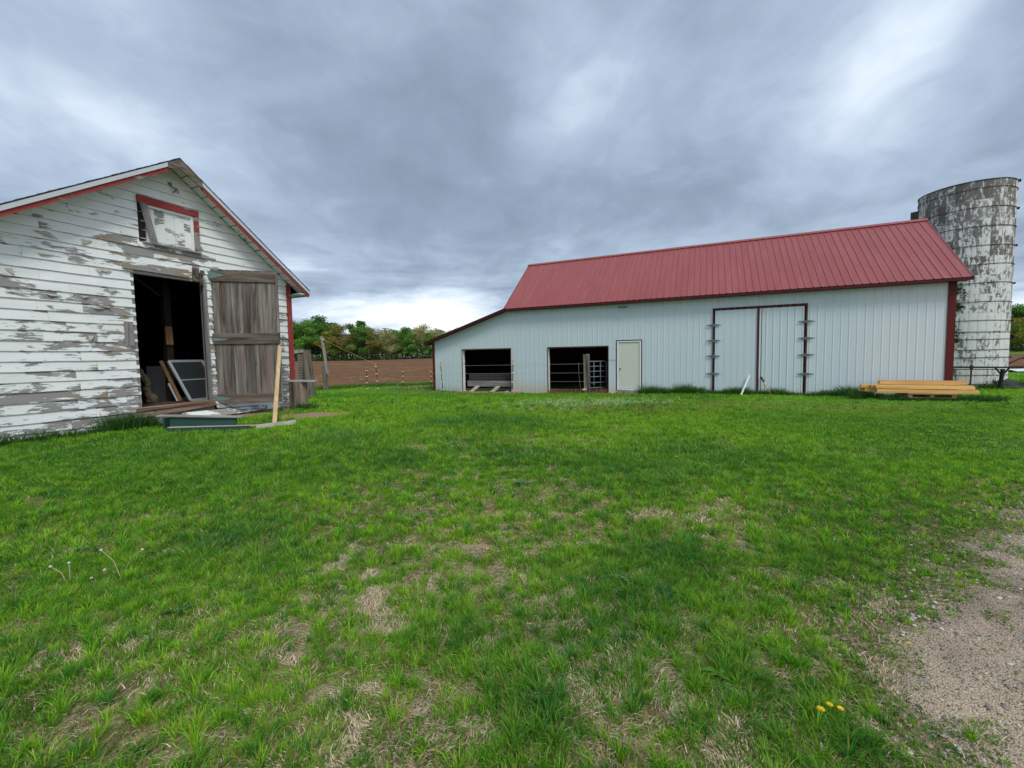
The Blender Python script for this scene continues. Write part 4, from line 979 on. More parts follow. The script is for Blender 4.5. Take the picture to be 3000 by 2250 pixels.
for p_ in ((.10, 3.28), (.25, 3.42), (.24, 3.0), (.02, 2.5), (.02, 2.34), (.2, .97), (.235, .97), (.24, 3.1)):
    mb = MB(); mb.tube([(p_[0], -.012, p_[1]), (p_[0], -.002, p_[1])], .012, 7); mb.build('bolt', M_rusti, lo)
for z_, hh in ((3.60, .11), (2.10, .05), (.70, .08)):
    mb = MB(); mb.hexa([(-.05, -.045, z_ - hh), (.30, -.044, z_ - .015), (.30, -.035, z_ - .015), (-.05, -.035, z_ - hh), (-.05, -.045, z_ + hh), (.30, -.044, z_ + .012), (.30, -.035, z_ + .012), (-.05, -.035, z_ + hh)])
    mb.box(-.13, -.055, -.04, -.03, z_ - hh * 1.2, z_ + hh * 1.2); mb.tube([(-.052, -.045, z_ - hh * 1.2), (-.052, -.045, z_ + hh * 1.2)], .014, 8); mb.build('strap_hinge', M_hinge, lo)

# inside the shed
def sobj(mb, name, m_, label, cat, **k):
    o = mb.build(name, m_, None, loc=SP, rz=SA, **k); return tag(o, label, cat)
mb = MB(); mb.box(2.86, 3.0, .95, 1.09, .66, 5.0); sobj(mb, 'timber_post', M_dark, 'dark upright timber standing inside the shed', 'post')
mb = MB(); mb.hexa([(2.85, .90, 2.0), (2.985, .90, 2.0), (2.985, .945, 2.0), (2.85, .945, 2.0), (2.84, .90, 2.42), (2.975, .90, 2.42), (2.975, .945, 2.42), (2.84, .945, 2.42)])
sobj(mb, 'wood_scrap', mat('orange_scrap_wood', m_wood((.16, .085, .035), (.26, .15, .07), 'z')), 'orange-brown scrap of board nailed to the timber inside the shed', 'board')
sash = empty('storm_window', S(3.0, .35, .66), SA + R(12), 'pale metal-framed storm window leaning inside the shed doorway', 'window')
def sq(u_, v_): return Vector((u_ * .8 - v_ * .21, .02 + v_ * .30, .03 + v_ * .92))
mb = MB()
for a_, b_ in (((0, 0), (0, 1)), ((1, 0), (1, 1)), ((0, 0), (1, 0)), ((0, 1), (1, 1))): mb.bar(sq(*a_), sq(*b_), .055, .035, (0, 1, 0), var=.5)
mb.build('frame', M_alu, sash)
mb = MB(); mb.bar(sq(.04, .52), sq(.96, .52), .03, .03, (0, 1, 0), var=.5); mb.build('rail', M_alu, sash)
for v0, v1 in ((.04, .50), (.55, .97)): mb = MB(); mb.face([sq(.04, v0), sq(.96, v0), sq(.96, v1), sq(.04, v1)]); mb.build('pane', M_glass, sash)
mb = MB(); mb.bar((2.88, .55, .68), (2.68, .85, 1.62), .07, .03, (0, 1, 0)); sobj(mb, 'wood_strip', mat('brown_strip', m_wood((.11, .06, .03), (.2, .12, .06), 'z')), 'brown wooden strip leaning behind the storm window', 'board')
mb = MB(); mb.bar((2.83, .58, .68), (2.74, .72, 1.10), .03, .03, (0, 1, 0)); sobj(mb, 'metal_strip', M_alu, 'narrow pale strip leaning left of the brown strip in the shed', 'strip')
mb = MB(); rj = random.Random(4)
prof = [(.0, .16), (.12, .13), (.2, .06), (.32, .07), (.45, .06), (.58, .07), (.7, .05), (.78, .02)]
mb.tube([(2.47 + .04 * math.sin(i * 1.7) - .08 * (i > 4) + .05 * (i < 2), 1.0 + .03 * math.cos(i * 2.1), .66 + z_) for i, (z_, r_) in enumerate(prof)], [r_ for z_, r_ in prof], 9)
o = sobj(mb, 'crumpled_bag', M_insul, 'crumpled brown paper bag standing in the dark of the shed', 'bag'); dm = o.modifiers.new('s', 'SUBSURF'); dm.levels = dm.render_levels = 2; tx = bpy.data.textures.new('crumple', 'CLOUDS'); tx.noise_scale = .08; d2 = o.modifiers.new('d', 'DISPLACE'); d2.texture = tx; d2.strength = .07
mb = MB(); mb.box(2.6, 3.15, 1.3, 1.33, .66, 1.50); sobj(mb, 'grey_panel', simple('dull_panel', (.05, .055, .06), (.08, .085, .09), .7), 'dull grey panel propped behind the dark timber in the shed', 'panel')

# in front of the shed
def wobj(mb, name, m_, label, cat, group=None, **k):
    o = mb.build(name, m_, **k); return tag(o, label, cat, group)
mb = MB(); mb.bar((-4.93, 8.50, Tz(-4.93, 8.5) - .02), (-5.64, 10.13, 1.93), .075, .035, (1, -.3, .6)); wobj(mb, 'leaning_board', M_pinez, 'narrow fresh pine board leaning against the open shed door', 'board')
g1 = Tz(-5.02, 8.04); mb = MB(); mb.bar((-5.02, 8.04, g1 + .06), (-4.48, 8.50, Tz(-4.5, 8.5) + .075), .045, .085); wobj(mb, 'lying_board', mat('pale_board', m_wood((.50, .46, .38), (.70, .66, .57), 'x', None, 1, False)), 'short whitish board lying on the grass at the foot of the leaning board', 'board')
gz_ = Tz(-6.1, 8.1)
mb = MB(); mb.hexa([(-6.72, 8.06, gz_ + .0), (-5.48, 8.12, gz_ - .0), (-5.48, 8.16, gz_ + .0), (-6.72, 8.10, gz_ + .0), (-6.72, 8.08, gz_ + .285), (-5.48, 8.16, gz_ + .22), (-5.48, 8.2, gz_ + .22), (-6.72, 8.12, gz_ + .285)])
mb.bar((-6.80, 8.02, gz_ + .12), (-6.9, 8.42, gz_ + .12), .04, .25)
st_ = empty('green_step', (0, 0, 0), 0, 'broken step of dark green boards below the shed doorway', 'step')
o = mb.build('front_board', M_green, st_)
mb = MB(); mb.hexa([(-6.95, 8.02, gz_ + .29), (-5.36, 8.12, gz_ + .225), (-5.36, 8.25, gz_ + .235), (-6.95, 8.15, gz_ + .30), (-6.95, 8.02, gz_ + .31), (-5.36, 8.12, gz_ + .245), (-5.36, 8.25, gz_ + .255), (-6.95, 8.15, gz_ + .32)]); mb.build('tread', M_greyx, st_)
mb = MB(); mb.bar((-6.62, 7.86, gz_ + .035), (-5.12, 8.02, gz_ + .03), .03, .11); wobj(mb, 'green_board', M_green, 'low green board lying in the grass in front of the green step', 'board')
mb = MB(); mb.bar((-6.60, 7.90, gz_ + .095), (-5.02, 8.08, gz_ + .08), .09, .02); wobj(mb, 'white_strip', M_board, 'pale weathered strip lying on top of the low green board', 'board')
# stump bench
stp = empty('stump_bench', (-5.72, 11.05, Tz(-5.72, 11.05)), 0, 'thick log stump with a grey plank laid across it at the corner of the shed', 'bench')
mb = MB(); n_ = 20; rj = random.Random(2)
rad = [.20 + .02 * math.sin(k * 1.3) + rj.uniform(-.01, .01) for k in range(n_)]
for zi in range(6):
    z0 = -.1 + zi * .135; z1 = z0 + .135; f0 = 1.15 - .15 * min(1, zi / 2); f1 = 1.15 - .15 * min(1, (zi + 1) / 2)
    for k in range(n_):
        k2 = (k + 1) % n_; a0 = 2 * math.pi * k / n_; a1 = 2 * math.pi * (k + 1) / n_
        mb.face([(rad[k] * f0 * math.cos(a0), rad[k] * f0 * math.sin(a0), z0), (rad[k2] * f0 * math.cos(a1), rad[k2] * f0 * math.sin(a1), z0), (rad[k2] * f1 * math.cos(a1), rad[k2] * f1 * math.sin(a1), z1), (rad[k] * f1 * math.cos(a0), rad[k] * f1 * math.sin(a0), z1)], 0, .5)
mb.face([(rad[k] * math.cos(2 * math.pi * k / n_), rad[k] * math.sin(2 * math.pi * k / n_), .71) for k in range(n_)], 0, .5)
mb.build('stump', M_log, stp, True)
mb = MB(); mb.hexa([(-.30, -.17, .722), (.52, -.12, .705), (.50, .12, .71), (-.32, .08, .727), (-.30, -.17, .757), (.52, -.12, .74), (.50, .12, .745), (-.32, .08, .762)]); mb.build('plank', M_greyx, stp)
# bare dirt beside the stump and under the door leaf
def dirt_f(x, y):
    x = np.asarray(x, float); y = np.asarray(y, float)
    e = 1 - np.hypot((x + 4.70) / 1.0, (y - 9.85 - (x + 4.7) * .25) / .62)
    dx, dy = x - SP.x, y - SP.y; ss_ = dx * .4249 + dy * .90524; out_ = dx * .90524 - dy * .4249
    e2 = np.minimum(np.minimum((ss_ - 1.9) / .8, (5.5 - ss_) / .5), (.85 - out_) / .5)
    return np.maximum(e, e2) + (fbm(x * 2.3, y * 2.3, 131, 4) - .5) * .9
sheet('dirt_patch', np.arange(-8.2, -3.3, .07), np.arange(7.6, 11.6, .07), lambda x, y: T(x, y) + np.clip(dirt_f(x, y) * .06, -.02, .018), [M_dirt], keep=lambda x, y: dirt_f(x, y) > -.3)
def inside_dirt(x, y): return dirt_f(x, y) > .12

# ------------------------------------------------------------------ fences and posts
def rough_post(name, base, top, w_, label, cat='post', group=None, m_=None):
    mb = MB(); b_, t_ = Vector(base), Vector(top); n_ = 5
    rj = random.Random(int(abs(base[0]) * 100)); pts = [b_.lerp(t_, i / n_) + Vector((rj.uniform(-.008, .008), rj.uniform(-.008, .008), 0)) for i in range(n_ + 1)]
    for i in range(n_):
        p, q = pts[i], pts[i + 1]; a = w_ / 2
        mb.hexa([(p.x - a, p.y - a, p.z), (p.x + a, p.y - a, p.z), (p.x + a, p.y + a, p.z), (p.x - a, p.y + a, p.z), (q.x - a, q.y - a, q.z), (q.x + a, q.y - a, q.z), (q.x + a, q.y + a, q.z), (q.x - a, q.y + a, q.z)], 0, .5)
    o = mb.build(name, m_ or M_post); tag(o, label, cat, group); return o
zf = Tz(-8.2, 16.7)
rough_post('fence_post', (-8.08, 16.7, zf - .2), (-8.25, 16.7, 1.98), .24, 'thick grey weathered post with a rail at its top, right of the shed')
rough_post('fence_post', (-8.75, 17.3, zf - .2), (-8.75, 17.3, 1.82), .20, 'dark reddish post just behind the thick grey post right of the shed')
mb = MB(); mb.bar((-9.9, 17.0, 1.80), (-8.30, 16.57, 1.95), .05, .14); wobj(mb, 'top_rail', M_greyx, 'grey rail from the shed to the top of the thick post', 'rail')
mb = MB()
for k in range(15): z_ = zf + .1 + k * .105; mb.tube([(-9.9, 16.98, z_ - .1 if z_ > 1.7 else z_), (-8.2, 16.75, z_)], .0035, 4)
for k in range(17): x_ = -9.9 + k * .105; y_ = 16.98 - k * .0135; mb.tube([(x_, y_, zf + .05), (x_, y_, 1.68)], .003, 4)
wobj(mb, 'wire_mesh', M_wire, 'square wire mesh hung between the shed and the thick post', 'wire fence')
zg = Tz(-10.3, 22.9)
rough_post('fence_post', (-10.30, 22.9, zg - .2), (-10.36, 22.9, 1.28), .20, 'short split post in the grass at the edge of the field')
mb = MB(); mb.bar((-10.12, 22.78, .8), (-10.36, 22.78, 2.83), .12, .10, (0, 1, 0)); wobj(mb, 'pole', M_grey, 'tall thin grey pole fixed to the short split post by the field', 'pole')
mb = MB(); mb.tube([(-10.27, 22.70, 2.66), (-10.20, 22.70, 2.67)], .04, 8); wobj(mb, 'insulator', M_yellow, 'yellow insulator near the top of the tall grey pole', 'insulator')
steps = [(-8.09, 23.09, 1.15, (.0, 0)), (-7.43, 22.96, 1.38, (-.10, 0)), (-6.64, 25.2, 1.05, (.02, 0)), (-5.25, 26.9, 1.05, (.0, 0)), (-3.60, 21.5, 1.45, (-.09, 0)), (.01, 20.02, 1.5, (.05, 0))]
slab = ['yellow-clipped step-in post nearest the tall grey pole', 'leaning step-in post with an orange top where the long yellow line ends', 'step-in post standing alone midway between pole and barn', 'step-in post just left of the red corner of the barn', 'orange-topped step-in post against the left end of the barn wall', 'orange-topped step-in post right of the left barn doorway']
for (x_, y_, h_, ln), lb in zip(steps, slab):
    z_ = Tz(x_, y_); r_ = empty('step_in_post', (x_, y_, z_), 0, lb, 'fence post', 'step-in electric fence posts')
    lnv = Vector((ln[0], ln[1], 0)); pt = lambda f: lnv * f + Vector((0, 0, h_ * f))
    mb = MB(); mb.tube([pt(-.05), pt(1)], .019, 6); mb.build('rod', M_rod, r_)
    for f in ((.06, .34, .64, .93) if h_ > 1.1 else (.30, .62, .9)):
        mb = MB(); mb.tube([pt(f) + Vector((-.055, -.02, 0)), pt(f) + Vector((.06, -.02, 0))], .026, 7); mb.build('clip', M_yellow, r_)
    if h_ > 1.3: mb = MB(); mb.tube([pt(.97), pt(1.06)], .026, 7); mb.build('cap', M_orange, r_)
def rope(pts, label, r=.012, m_=M_rope):
    mb = MB(); mb.tube(pts, r, 5); o = mb.build('fence_line', m_); tag(o, label, 'rope')
rope([(-10.24, 22.7, 2.66), (-9.2, 22.8, 2.1), (-7.53, 22.93, 1.28)], 'long yellow line sloping down from the tall pole to the leaning step-in post'  , .007)
def zt(x, y, h): return (x, y, Tz(x, y) + h)
rope([zt(-8.9, 22.6, .02), zt(-8.09, 23.05, .24), zt(-7.9, 23, .06), zt(-7.6, 22.5, .03), zt(-7.2, 22.6, .02), zt(-6.9, 23.6, .05), zt(-6.64, 25.16, .30)], 'slack yellow rope drooping into the grass between the step-in posts', .009)
rope([zt(-6.64, 25.16, .30), zt(-6.1, 25.7, .22), zt(-5.6, 26.3, .26), zt(-5.25, 26.86, .36)], 'short yellow-green rope running from the lone post to the one by the barn', .008)
rope([(-10.28, 22.7, 2.5), (-10.1, 22.6, 1.9), (-9.7, 22.6, 1.35), (-8.2, 23.05, 1.15), (-7.5, 22.9, .95)], 'thin loose line drooping from the pole to the first step-in posts', .004)
# turned earth by the barn corner
mb = MB(); rj = random.Random(6)
for k in range(420):
    x_ = rj.gauss(-5.3, .55); y_ = 23.4 + (x_ + 5.3) * .15 + rj.gauss(0, .22); s_ = rj.uniform(.03, .10); z_ = Tz(x_, y_) + rj.uniform(0, .07)
    a = [(x_ + rj.uniform(-s_, s_), y_ + rj.uniform(-s_, s_), z_ + rj.uniform(-s_ * .5, s_)) for _ in range(4)]
    for f in ((0, 1, 2), (0, 2, 3), (0, 3, 1), (1, 3, 2)): mb.face([a[i] for i in f], 0, .5)
o = mb.build('clods', M_dirt); o['kind'] = 'stuff'; o['label'] = 'heap of turned brown clods by the left corner of the barn'

# ------------------------------------------------------------------ trees of the far wood
def make_tree(name, seed, h, wdt, base, cols, nl, leafs, barkm, dens=1.0):
    cols = [(c[0] * 2.2 + .012, c[1] * 1.9, c[2] * 2.0 + .008) for c in cols]; nl = int(nl * 1.7); base *= .7; leafs *= 1.1; wdt *= 1.3
    rg = random.Random(seed); nr = np.random.default_rng(seed)
    mb = MB(); lean = Vector((rg.uniform(-.4, .4), rg.uniform(-.3, .3), 0))
    tp = [Vector((0, 0, -.4)), Vector((lean.x * .2, 0, h * .3)), Vector((lean.x * .6, lean.y, h * .6)), Vector((lean.x, lean.y, h * .92))]
    mb.tube(tp, [h * .014 + .05, h * .011 + .03, h * .007 + .02, .03], 7)
    cent = []
    for k in range(rg.randint(9, 14)):
        f = rg.uniform(base * .8, .85); p0 = tp[0].lerp(tp[3], f); a = rg.uniform(0, 6.28); L_ = wdt * rg.uniform(.35, .85) * (1.15 - f * .6)
        e = p0 + Vector((math.cos(a) * L_, math.sin(a) * L_, L_ * rg.uniform(.35, .9))); md_ = p0.lerp(e, .5) + Vector((0, 0, -.1 * L_))
        mb.tube([p0, md_, e], [h * .005 + .02, h * .003 + .02, .015], 5)
        cent.append((e, rg.uniform(.55, 1.0)))
    for k in range(int(14 * dens)):
        f = rg.uniform(base, 1.0); a = rg.uniform(0, 6.28); prof = math.sin(min(1, (f - base) / (1 - base) * .8 + .22) * math.pi) ** .6
        rr_ = wdt * prof * rg.uniform(.3, .95); cent.append((Vector((math.cos(a) * rr_ + lean.x * f, math.sin(a) * rr_ + lean.y * f, h * f * .96)), rg.uniform(.5, 1.1)))
    vs, cs = [], []
    per = int(nl / len(cent))
    for c, sc_ in cent:
        r_ = wdt * .40 * sc_; n_ = int(per * sc_ ** 2 * 1.3) + 5
        d = nr.normal(size=(n_, 3)); d /= np.linalg.norm(d, axis=1, keepdims=True); d *= (nr.random((n_, 1)) ** .5) * r_ * np.array([1.1, 1.1, .75])
        pc = np.array(c)[None] + d; ss = leafs * nr.uniform(.5, 1.2, (n_, 1))
        u1 = nr.normal(size=(n_, 3)); u1 /= np.linalg.norm(u1, axis=1, keepdims=True); u2 = np.cross(u1, nr.normal(size=(n_, 3))); u2 /= np.linalg.norm(u2, axis=1, keepdims=True)
        vs.append(np.stack([pc - u1 * ss, pc + u2 * ss * .6, pc + u1 * ss, pc - u2 * ss * .6], 1).reshape(-1, 3))
        base_c = np.array(cols[rg.randrange(len(cols))]) * rg.uniform(.88, 1.15)
        cs.append(np.repeat(base_c[None] * nr.uniform(.75, 1.25, (n_, 1)), 4, 0))
    vs = np.concatenate(vs); cs = np.concatenate(cs)
    root = empty(name, (0, 0, 0))
    mb.build('trunk', barkm, root, True)
    o = np_mesh('crown', vs, np.full(len(vs) // 4, 4), np.arange(len(vs)), [M_leaf], cs); o.parent = root
    return root
G1 = [(.040, .11, .016), (.055, .14, .022), (.065, .165, .026)]; G2 = [(.06, .16, .025), (.045, .13, .02), (.03, .09, .016)]
OL = [(.10, .125, .02), (.115, .12, .02), (.07, .11, .02)]; RU = [(.10, .105, .035), (.105, .11, .03), (.07, .095, .022)]; PA = [(.14, .17, .07), (.17, .19, .09), (.10, .14, .045)]
protos = [('green', make_tree('broadleaf_tree', 21, 1, 1, .3, G1, 1, .1, M_bark) if False else make_tree('broadleaf_tree', 21, 18, 4.6, .30, G1, 4200, .30, M_bark)),
          ('bright', make_tree('broadleaf_tree', 22, 15, 4.2, .28, G2, 4200, .30, M_bark)),
          ('olive', make_tree('broadleaf_tree', 23, 14, 3.8, .30, OL, 3000, .27, M_bark)),
          ('rusty', make_tree('broadleaf_tree', 24, 15, 4.3, .36, RU, 3000, .25, M_bark)),
          ('pale', make_tree('broadleaf_tree', 25, 14, 4.2, .40, PA, 2100, .22, M_barkp)),
          ('green2', make_tree('broadleaf_tree', 26, 16, 5.2, .26, G1 + G2, 4600, .31, M_bark))]
PR = dict(protos); used_p = set()
names = {'green': 'dark green', 'bright': 'bright green', 'olive': 'yellow-olive', 'rusty': 'brownish budding', 'pale': 'pale thin-leaved', 'green2': 'broad mid-green'}
ordn = ['first', 'second', 'third', 'fourth', 'fifth', 'sixth', 'seventh', 'eighth', 'ninth', 'tenth', 'eleventh', 'twelfth', 'thirteenth', 'fourteenth', 'fifteenth', 'sixteenth', 'seventeenth', 'eighteenth', 'nineteenth', 'twentieth']
def place_tree(kind, x, y, sc_, label, group, rz=None, zs=1):
    src = PR[kind]
    if kind in used_p:
        r_ = src.copy(); col.objects.link(r_)
        for ch in list(src.children):
            c = ch.copy(); col.objects.link(c); c.parent = r_
    else: r_ = src; used_p.add(kind)
    r_.location = (x, y, Tz(x, y) - .1); r_.rotation_euler = (0, 0, random.uniform(0, 6.28) if rz is None else rz); r_.scale = (sc_, sc_, sc_ * zs)
    tag(r_, label, 'tree', group); return r_
# (photo column, depth, kind, height)
front = [(855, 178, 'green', 17.5), (884, 184, 'green2', 18), (905, 176, 'green', 17), (930, 186, 'green2', 21), (962, 175, 'olive', 14), (950, 192, 'green', 18), (985, 186, 'bright', 17.5), (1012, 176, 'rusty', 17), (1035, 184, 'olive', 16), (1062, 176, 'bright', 17),
         (1080, 186, 'green', 15.5), (1098, 176, 'rusty', 14.5), (1122, 182, 'pale', 14.5), (1145, 175, 'pale', 13.5), (1160, 186, 'olive', 13.5), (1180, 178, 'green2', 14.2), (1205, 176, 'bright', 12), (1222, 186, 'pale', 15.5), (1248, 178, 'pale', 16.2), (1262, 176, 'bright', 11), (1285, 182, 'pale', 13.5), (1308, 178, 'olive', 11.5)]
front.sort()
hts = {'green': 18, 'bright': 15, 'olive': 14, 'rusty': 15, 'pale': 14, 'green2': 16}
cnt = {}
for i, (u_, y_, kd, h_) in enumerate(front):
    x_ = (u_ - 1500) / F * y_; cnt[kd] = cnt.get(kd, 0) + 1
    place_tree(kd, x_, y_, h_ / hts[kd], f'{names[kd]} tree in the far wood, {ordn[cnt[kd] - 1]} of its colour counting right from the shed', 'trees along the far edge of the field')
for i, (u_, y_, kd, h_) in enumerate([(800, 180, 'green', 16), (822, 176, 'green2', 15)]):
    place_tree(kd, (u_ - 1500) / F * y_, y_, h_ / hts[kd], ('dark green' if i == 0 else 'broad mid-green') + ' tree of the far wood hidden behind the shed wall', 'trees along the far edge of the field')
cnt = {}
for i, (u_, y_, kd, h_) in enumerate([(2950, 118, 'green', 13.5), (2978, 112, 'olive', 10.3), (3002, 120, 'green2', 14), (3030, 116, 'bright', 12.5), (3060, 114, 'rusty', 11)]):
    x_ = (u_ - 1500) / F * y_
    place_tree(kd, x_, y_, h_ / hts[kd], f'{names[kd]} tree at the right edge beyond the silo', 'trees beyond the silo')
# understorey and thin stems that read as one mass
rg = random.Random(9); nr = np.random.default_rng(9)
vs, cs = [], []
def leafmass(n, fx_, fy_, fz_, s0, s1, cols):
    x_ = fx_(n); y_ = fy_(n, x_); z_ = fz_(n, x_) + T(x_, y_, False)
    pc = np.stack([x_, y_, z_], 1); ss = nr.uniform(s0, s1, (n, 1)); u1 = nr.normal(size=(n, 3)); u1 /= np.linalg.norm(u1, axis=1, keepdims=True); u2 = np.cross(u1, nr.normal(size=(n, 3))); u2 /= np.linalg.norm(u2, axis=1, keepdims=True)
    vs.append(np.stack([pc - u1 * ss, pc + u2 * ss * .6, pc + u1 * ss, pc - u2 * ss * .6], 1).reshape(-1, 3))
    ci = (fbm(x_ * .12, z_ * .3, 3, 3) * len(cols) * .999).astype(int).clip(0, len(cols) - 1)
    cs.append(np.repeat(np.array(cols)[ci] * nr.uniform(.7, 1.2, (n, 1)), 4, 0))
UC = [(.07, .13, .035), (.10, .18, .045), (.15, .23, .055), (.13, .15, .07)]
leafmass(26000, lambda n: nr.uniform(-108, -10, n), lambda n, x: nr.uniform(176, 204, n), lambda n, x: (fbm(x * .35, x * 0, 4, 3) * 1.0 + .35) * 3.6 * nr.random(n) ** 1.2, .15, .34, UC)
leafmass(60000, lambda n: nr.uniform(-112, -10, n), lambda n, x: nr.uniform(192, 212, n), lambda n, x: 3.0 + 11.5 * (fbm(x * .2, x * 0, 14, 3) * .5 + .62) * nr.random(n), .2, .4, UC + [(.06, .11, .03)])
leafmass(9000, lambda n: nr.uniform(128, 165, n), lambda n, x: 118 + nr.uniform(0, 12, n), lambda n, x: 6.5 * nr.random(n) ** 1.2, .15, .35, UC)
vs = np.concatenate(vs); cs = np.concatenate(cs)
o = np_mesh('undergrowth', vs, np.full(len(vs) // 4, 4), np.arange(len(vs)), [M_leaf], cs); o['kind'] = 'stuff'; o['label'] = 'dark undergrowth and deeper foliage between the trunks of the far wood'
mb = MB()
for k in range(360):
    if k < 300: x_ = rg.uniform(-108, -8); y_ = rg.uniform(175, 208)
    else: x_ = rg.uniform(128, 165); y_ = rg.uniform(117, 130)
    z_ = Tz(x_, y_); h_ = rg.uniform(6, 12); r_ = rg.uniform(.05, .16); mb.tube([(x_, y_, z_ - .2), (x_ + rg.uniform(-.3, .3), y_, z_ + h_ * .5), (x_ + rg.uniform(-.7, .7), y_, z_ + h_)], [r_, r_ * .8, r_ * .3], 5)
o = mb.build('thicket_stems', M_bark); o['kind'] = 'stuff'; o['label'] = 'countless thin trunks inside the far wood'

# ------------------------------------------------------------------ grass
LUSH = [(-2.4, 3.55, .55, .5, 1.0), (-3.0, 7.4, .9, .9, .6), (-3.6, 5.2, 1.0, .25, .5), (1.2, 3.15, .45, .7, 1.0), (.75, 2.55, .4, .6, .9), (.4, 2.15, .4, .4, .7), (1.1, 1.8, .35, .4, .7), (1.7, 5.6, 1.1, .3, .7), (2.9, 6.2, 1.0, .35, .8), (-.5, 9.5, 1.2, .3, .9), (-1.4, 9.0, .7, .3, 1.0),
        (-5.5, 6.2, 1.0, .3, .7), (.05, 6.4, .6, .35, .9), (-1.6, 6.0, .4, .3, .9), (7, 9, 2, .2, .5), (-.3, 2.3, .25, .4, .7), (.1, 1.75, .3, .5, .8), (3.8, 12.5, 1.5, .1, .6), (2.3, 3.1, .35, .3, .7)]
def lush(x, y):
    a = np.zeros_like(x); h = np.zeros_like(x)
    for cx_, cy_, r_, dh, am in LUSH:
        dh = dh * .75
        g = np.exp(-(((x - cx_) ** 2 + (y - cy_) ** 2) / r_ ** 2)); a = np.maximum(a, g * am); h = np.maximum(h, g * dh)
    return a, h
def dryness(x, y):
    e = np.exp(-((x - .25 * (y - 2)) / (1.9 + .25 * y)) ** 2) * np.clip(1.28 - y * .085, .0, 1)
    e = np.maximum(e, .42 * np.exp(-((y - 6.6) / .8) ** 2) * np.exp(-((x + 1.6) / 1.2) ** 2) * 1.8)
    n = fbm(x * 3.2, y * 3.2, 41, 3) * .45 + fbm(x * 8.5, y * 8.5, 47, 3) * .55
    a, h = lush(x, y)
    return sstep(.545, .64, n * .86 + e * .125) * np.clip(e * 1.5, 0, 1) * (1 - .8 * a)
def allowed(x, y, shy=0.0):
    ok = np.ones(len(x), bool)
    # barn, shed footprints
    dx, dy = x - BP.x, y - BP.y; s_ = dx * .9082 - dy * .41853; w_ = dx * .41853 + dy * .9082
    ok &= ~((s_ > -20.55) & (s_ < .05) & (w_ > -.02) & (w_ < 5.9))
    ok &= ~((door_dirt(x, y) > .15) & (rng.random(len(x)) > .05) & (w_ > -1))
    dx, dy = x - SP.x, y - SP.y; ss = dx * .4249 + dy * .90524; yy = -dx * .90524 + dy * .4249
    ok &= ~((ss > -.03) & (ss < 5.42) & (yy > -.03) & (yy < 6.3))
    ok &= np.hypot(x - SC.x, y - SC.y) > SR
    ok &= ~(inside_dirt(x, y) & (rng.random(len(x)) > .03))
    ok &= ~((np.hypot((x + 5.3) / 1.1, (y - 23.4) / .45) < 1) & (rng.random(len(x)) > .1))
    td = track_d(x, y); pr_ = 1 - sstep(-.22, .14, td) * .97; pr_ = np.maximum(pr_, .012 * (td < 1.5)); pr_ = np.where((td > -.1) & (td < .35) & (fbm(x * 3.1, y * 3.1, 151, 3) > .62), np.maximum(pr_, .6), pr_)
    ok &= rng.random(len(x)) < pr_
    ok &= y < field_edge(x) + .3 + (fbm(x, y, 61, 3) - .5) * 1.5
    return ok
def sample(n, y0, y1, wl=1.42, wr=1.42):
    y = np.sqrt(rng.random(n) * (y1 ** 2 - y0 ** 2) + y0 ** 2); x = (rng.random(n) * (wl + wr) - wl) * y; return x, y
GV, GL, GN, GC = [], [], [], []; gbase = 0
def blades(x, y, h, wd, colr, lean, seg=2, flat=0.0, z0=0.0, lean_dir=None):
    global gbase
    n = len(x); z = T(x, y) + z0; th = rng.random(n) * 6.283; ld = rng.random(n) * 6.283 if lean_dir is None else lean_dir
    sx, sy = np.cos(th) * wd / 2, np.sin(th) * wd / 2; lx, ly = np.cos(ld) * lean * h, np.sin(ld) * lean * h
    up_ = h * (1 - flat)
    b0 = np.stack([x - sx, y - sy, z - .004], 1); b1 = np.stack([x + sx, y + sy, z - .004], 1)
    tip = np.stack([x + lx, y + ly, z + up_ * np.sqrt(np.clip(1 - .35 * lean ** 2, .1, 1))], 1)
    if seg == 1:
        V = np.stack([b0, b1, tip], 1).reshape(-1, 3); k = 3
        loops = (np.arange(n)[:, None] * 3 + np.arange(3)).ravel(); fn = np.full(n, 3)
    else:
        m0 = np.stack([x - sx * .8 + lx * .30, y - sy * .8 + ly * .30, z + up_ * .56], 1); m1 = np.stack([x + sx * .8 + lx * .30, y + sy * .8 + ly * .30, z + up_ * .56], 1)
        V = np.stack([b0, b1, m1, m0, tip], 1).reshape(-1, 3); k = 5
        bidx = np.arange(n)[:, None] * 5
        loops = np.concatenate([bidx + np.array([0, 1, 2, 3]), bidx + np.array([3, 2, 4])], 1).ravel(); fn = np.tile([4, 3], n)
    GV.append(V); GL.append(loops + gbase); GN.append(fn); GC.append(np.repeat(colr, k, 0)); gbase += len(V)
def flush(name, m_, label):
    global GV, GL, GN, GC, gbase
    o = np_mesh(name, np.concatenate(GV), np.concatenate(GN), np.concatenate(GL), [m_], np.concatenate(GC)); o['kind'] = 'stuff'; o['label'] = label
    GV, GL, GN, GC = [], [], [], []; gbase = 0; return o
def mixc(a, b, t_): return np.array(a)[None] * (1 - t_[:, None]) + np.array(b)[None] * t_[:, None]
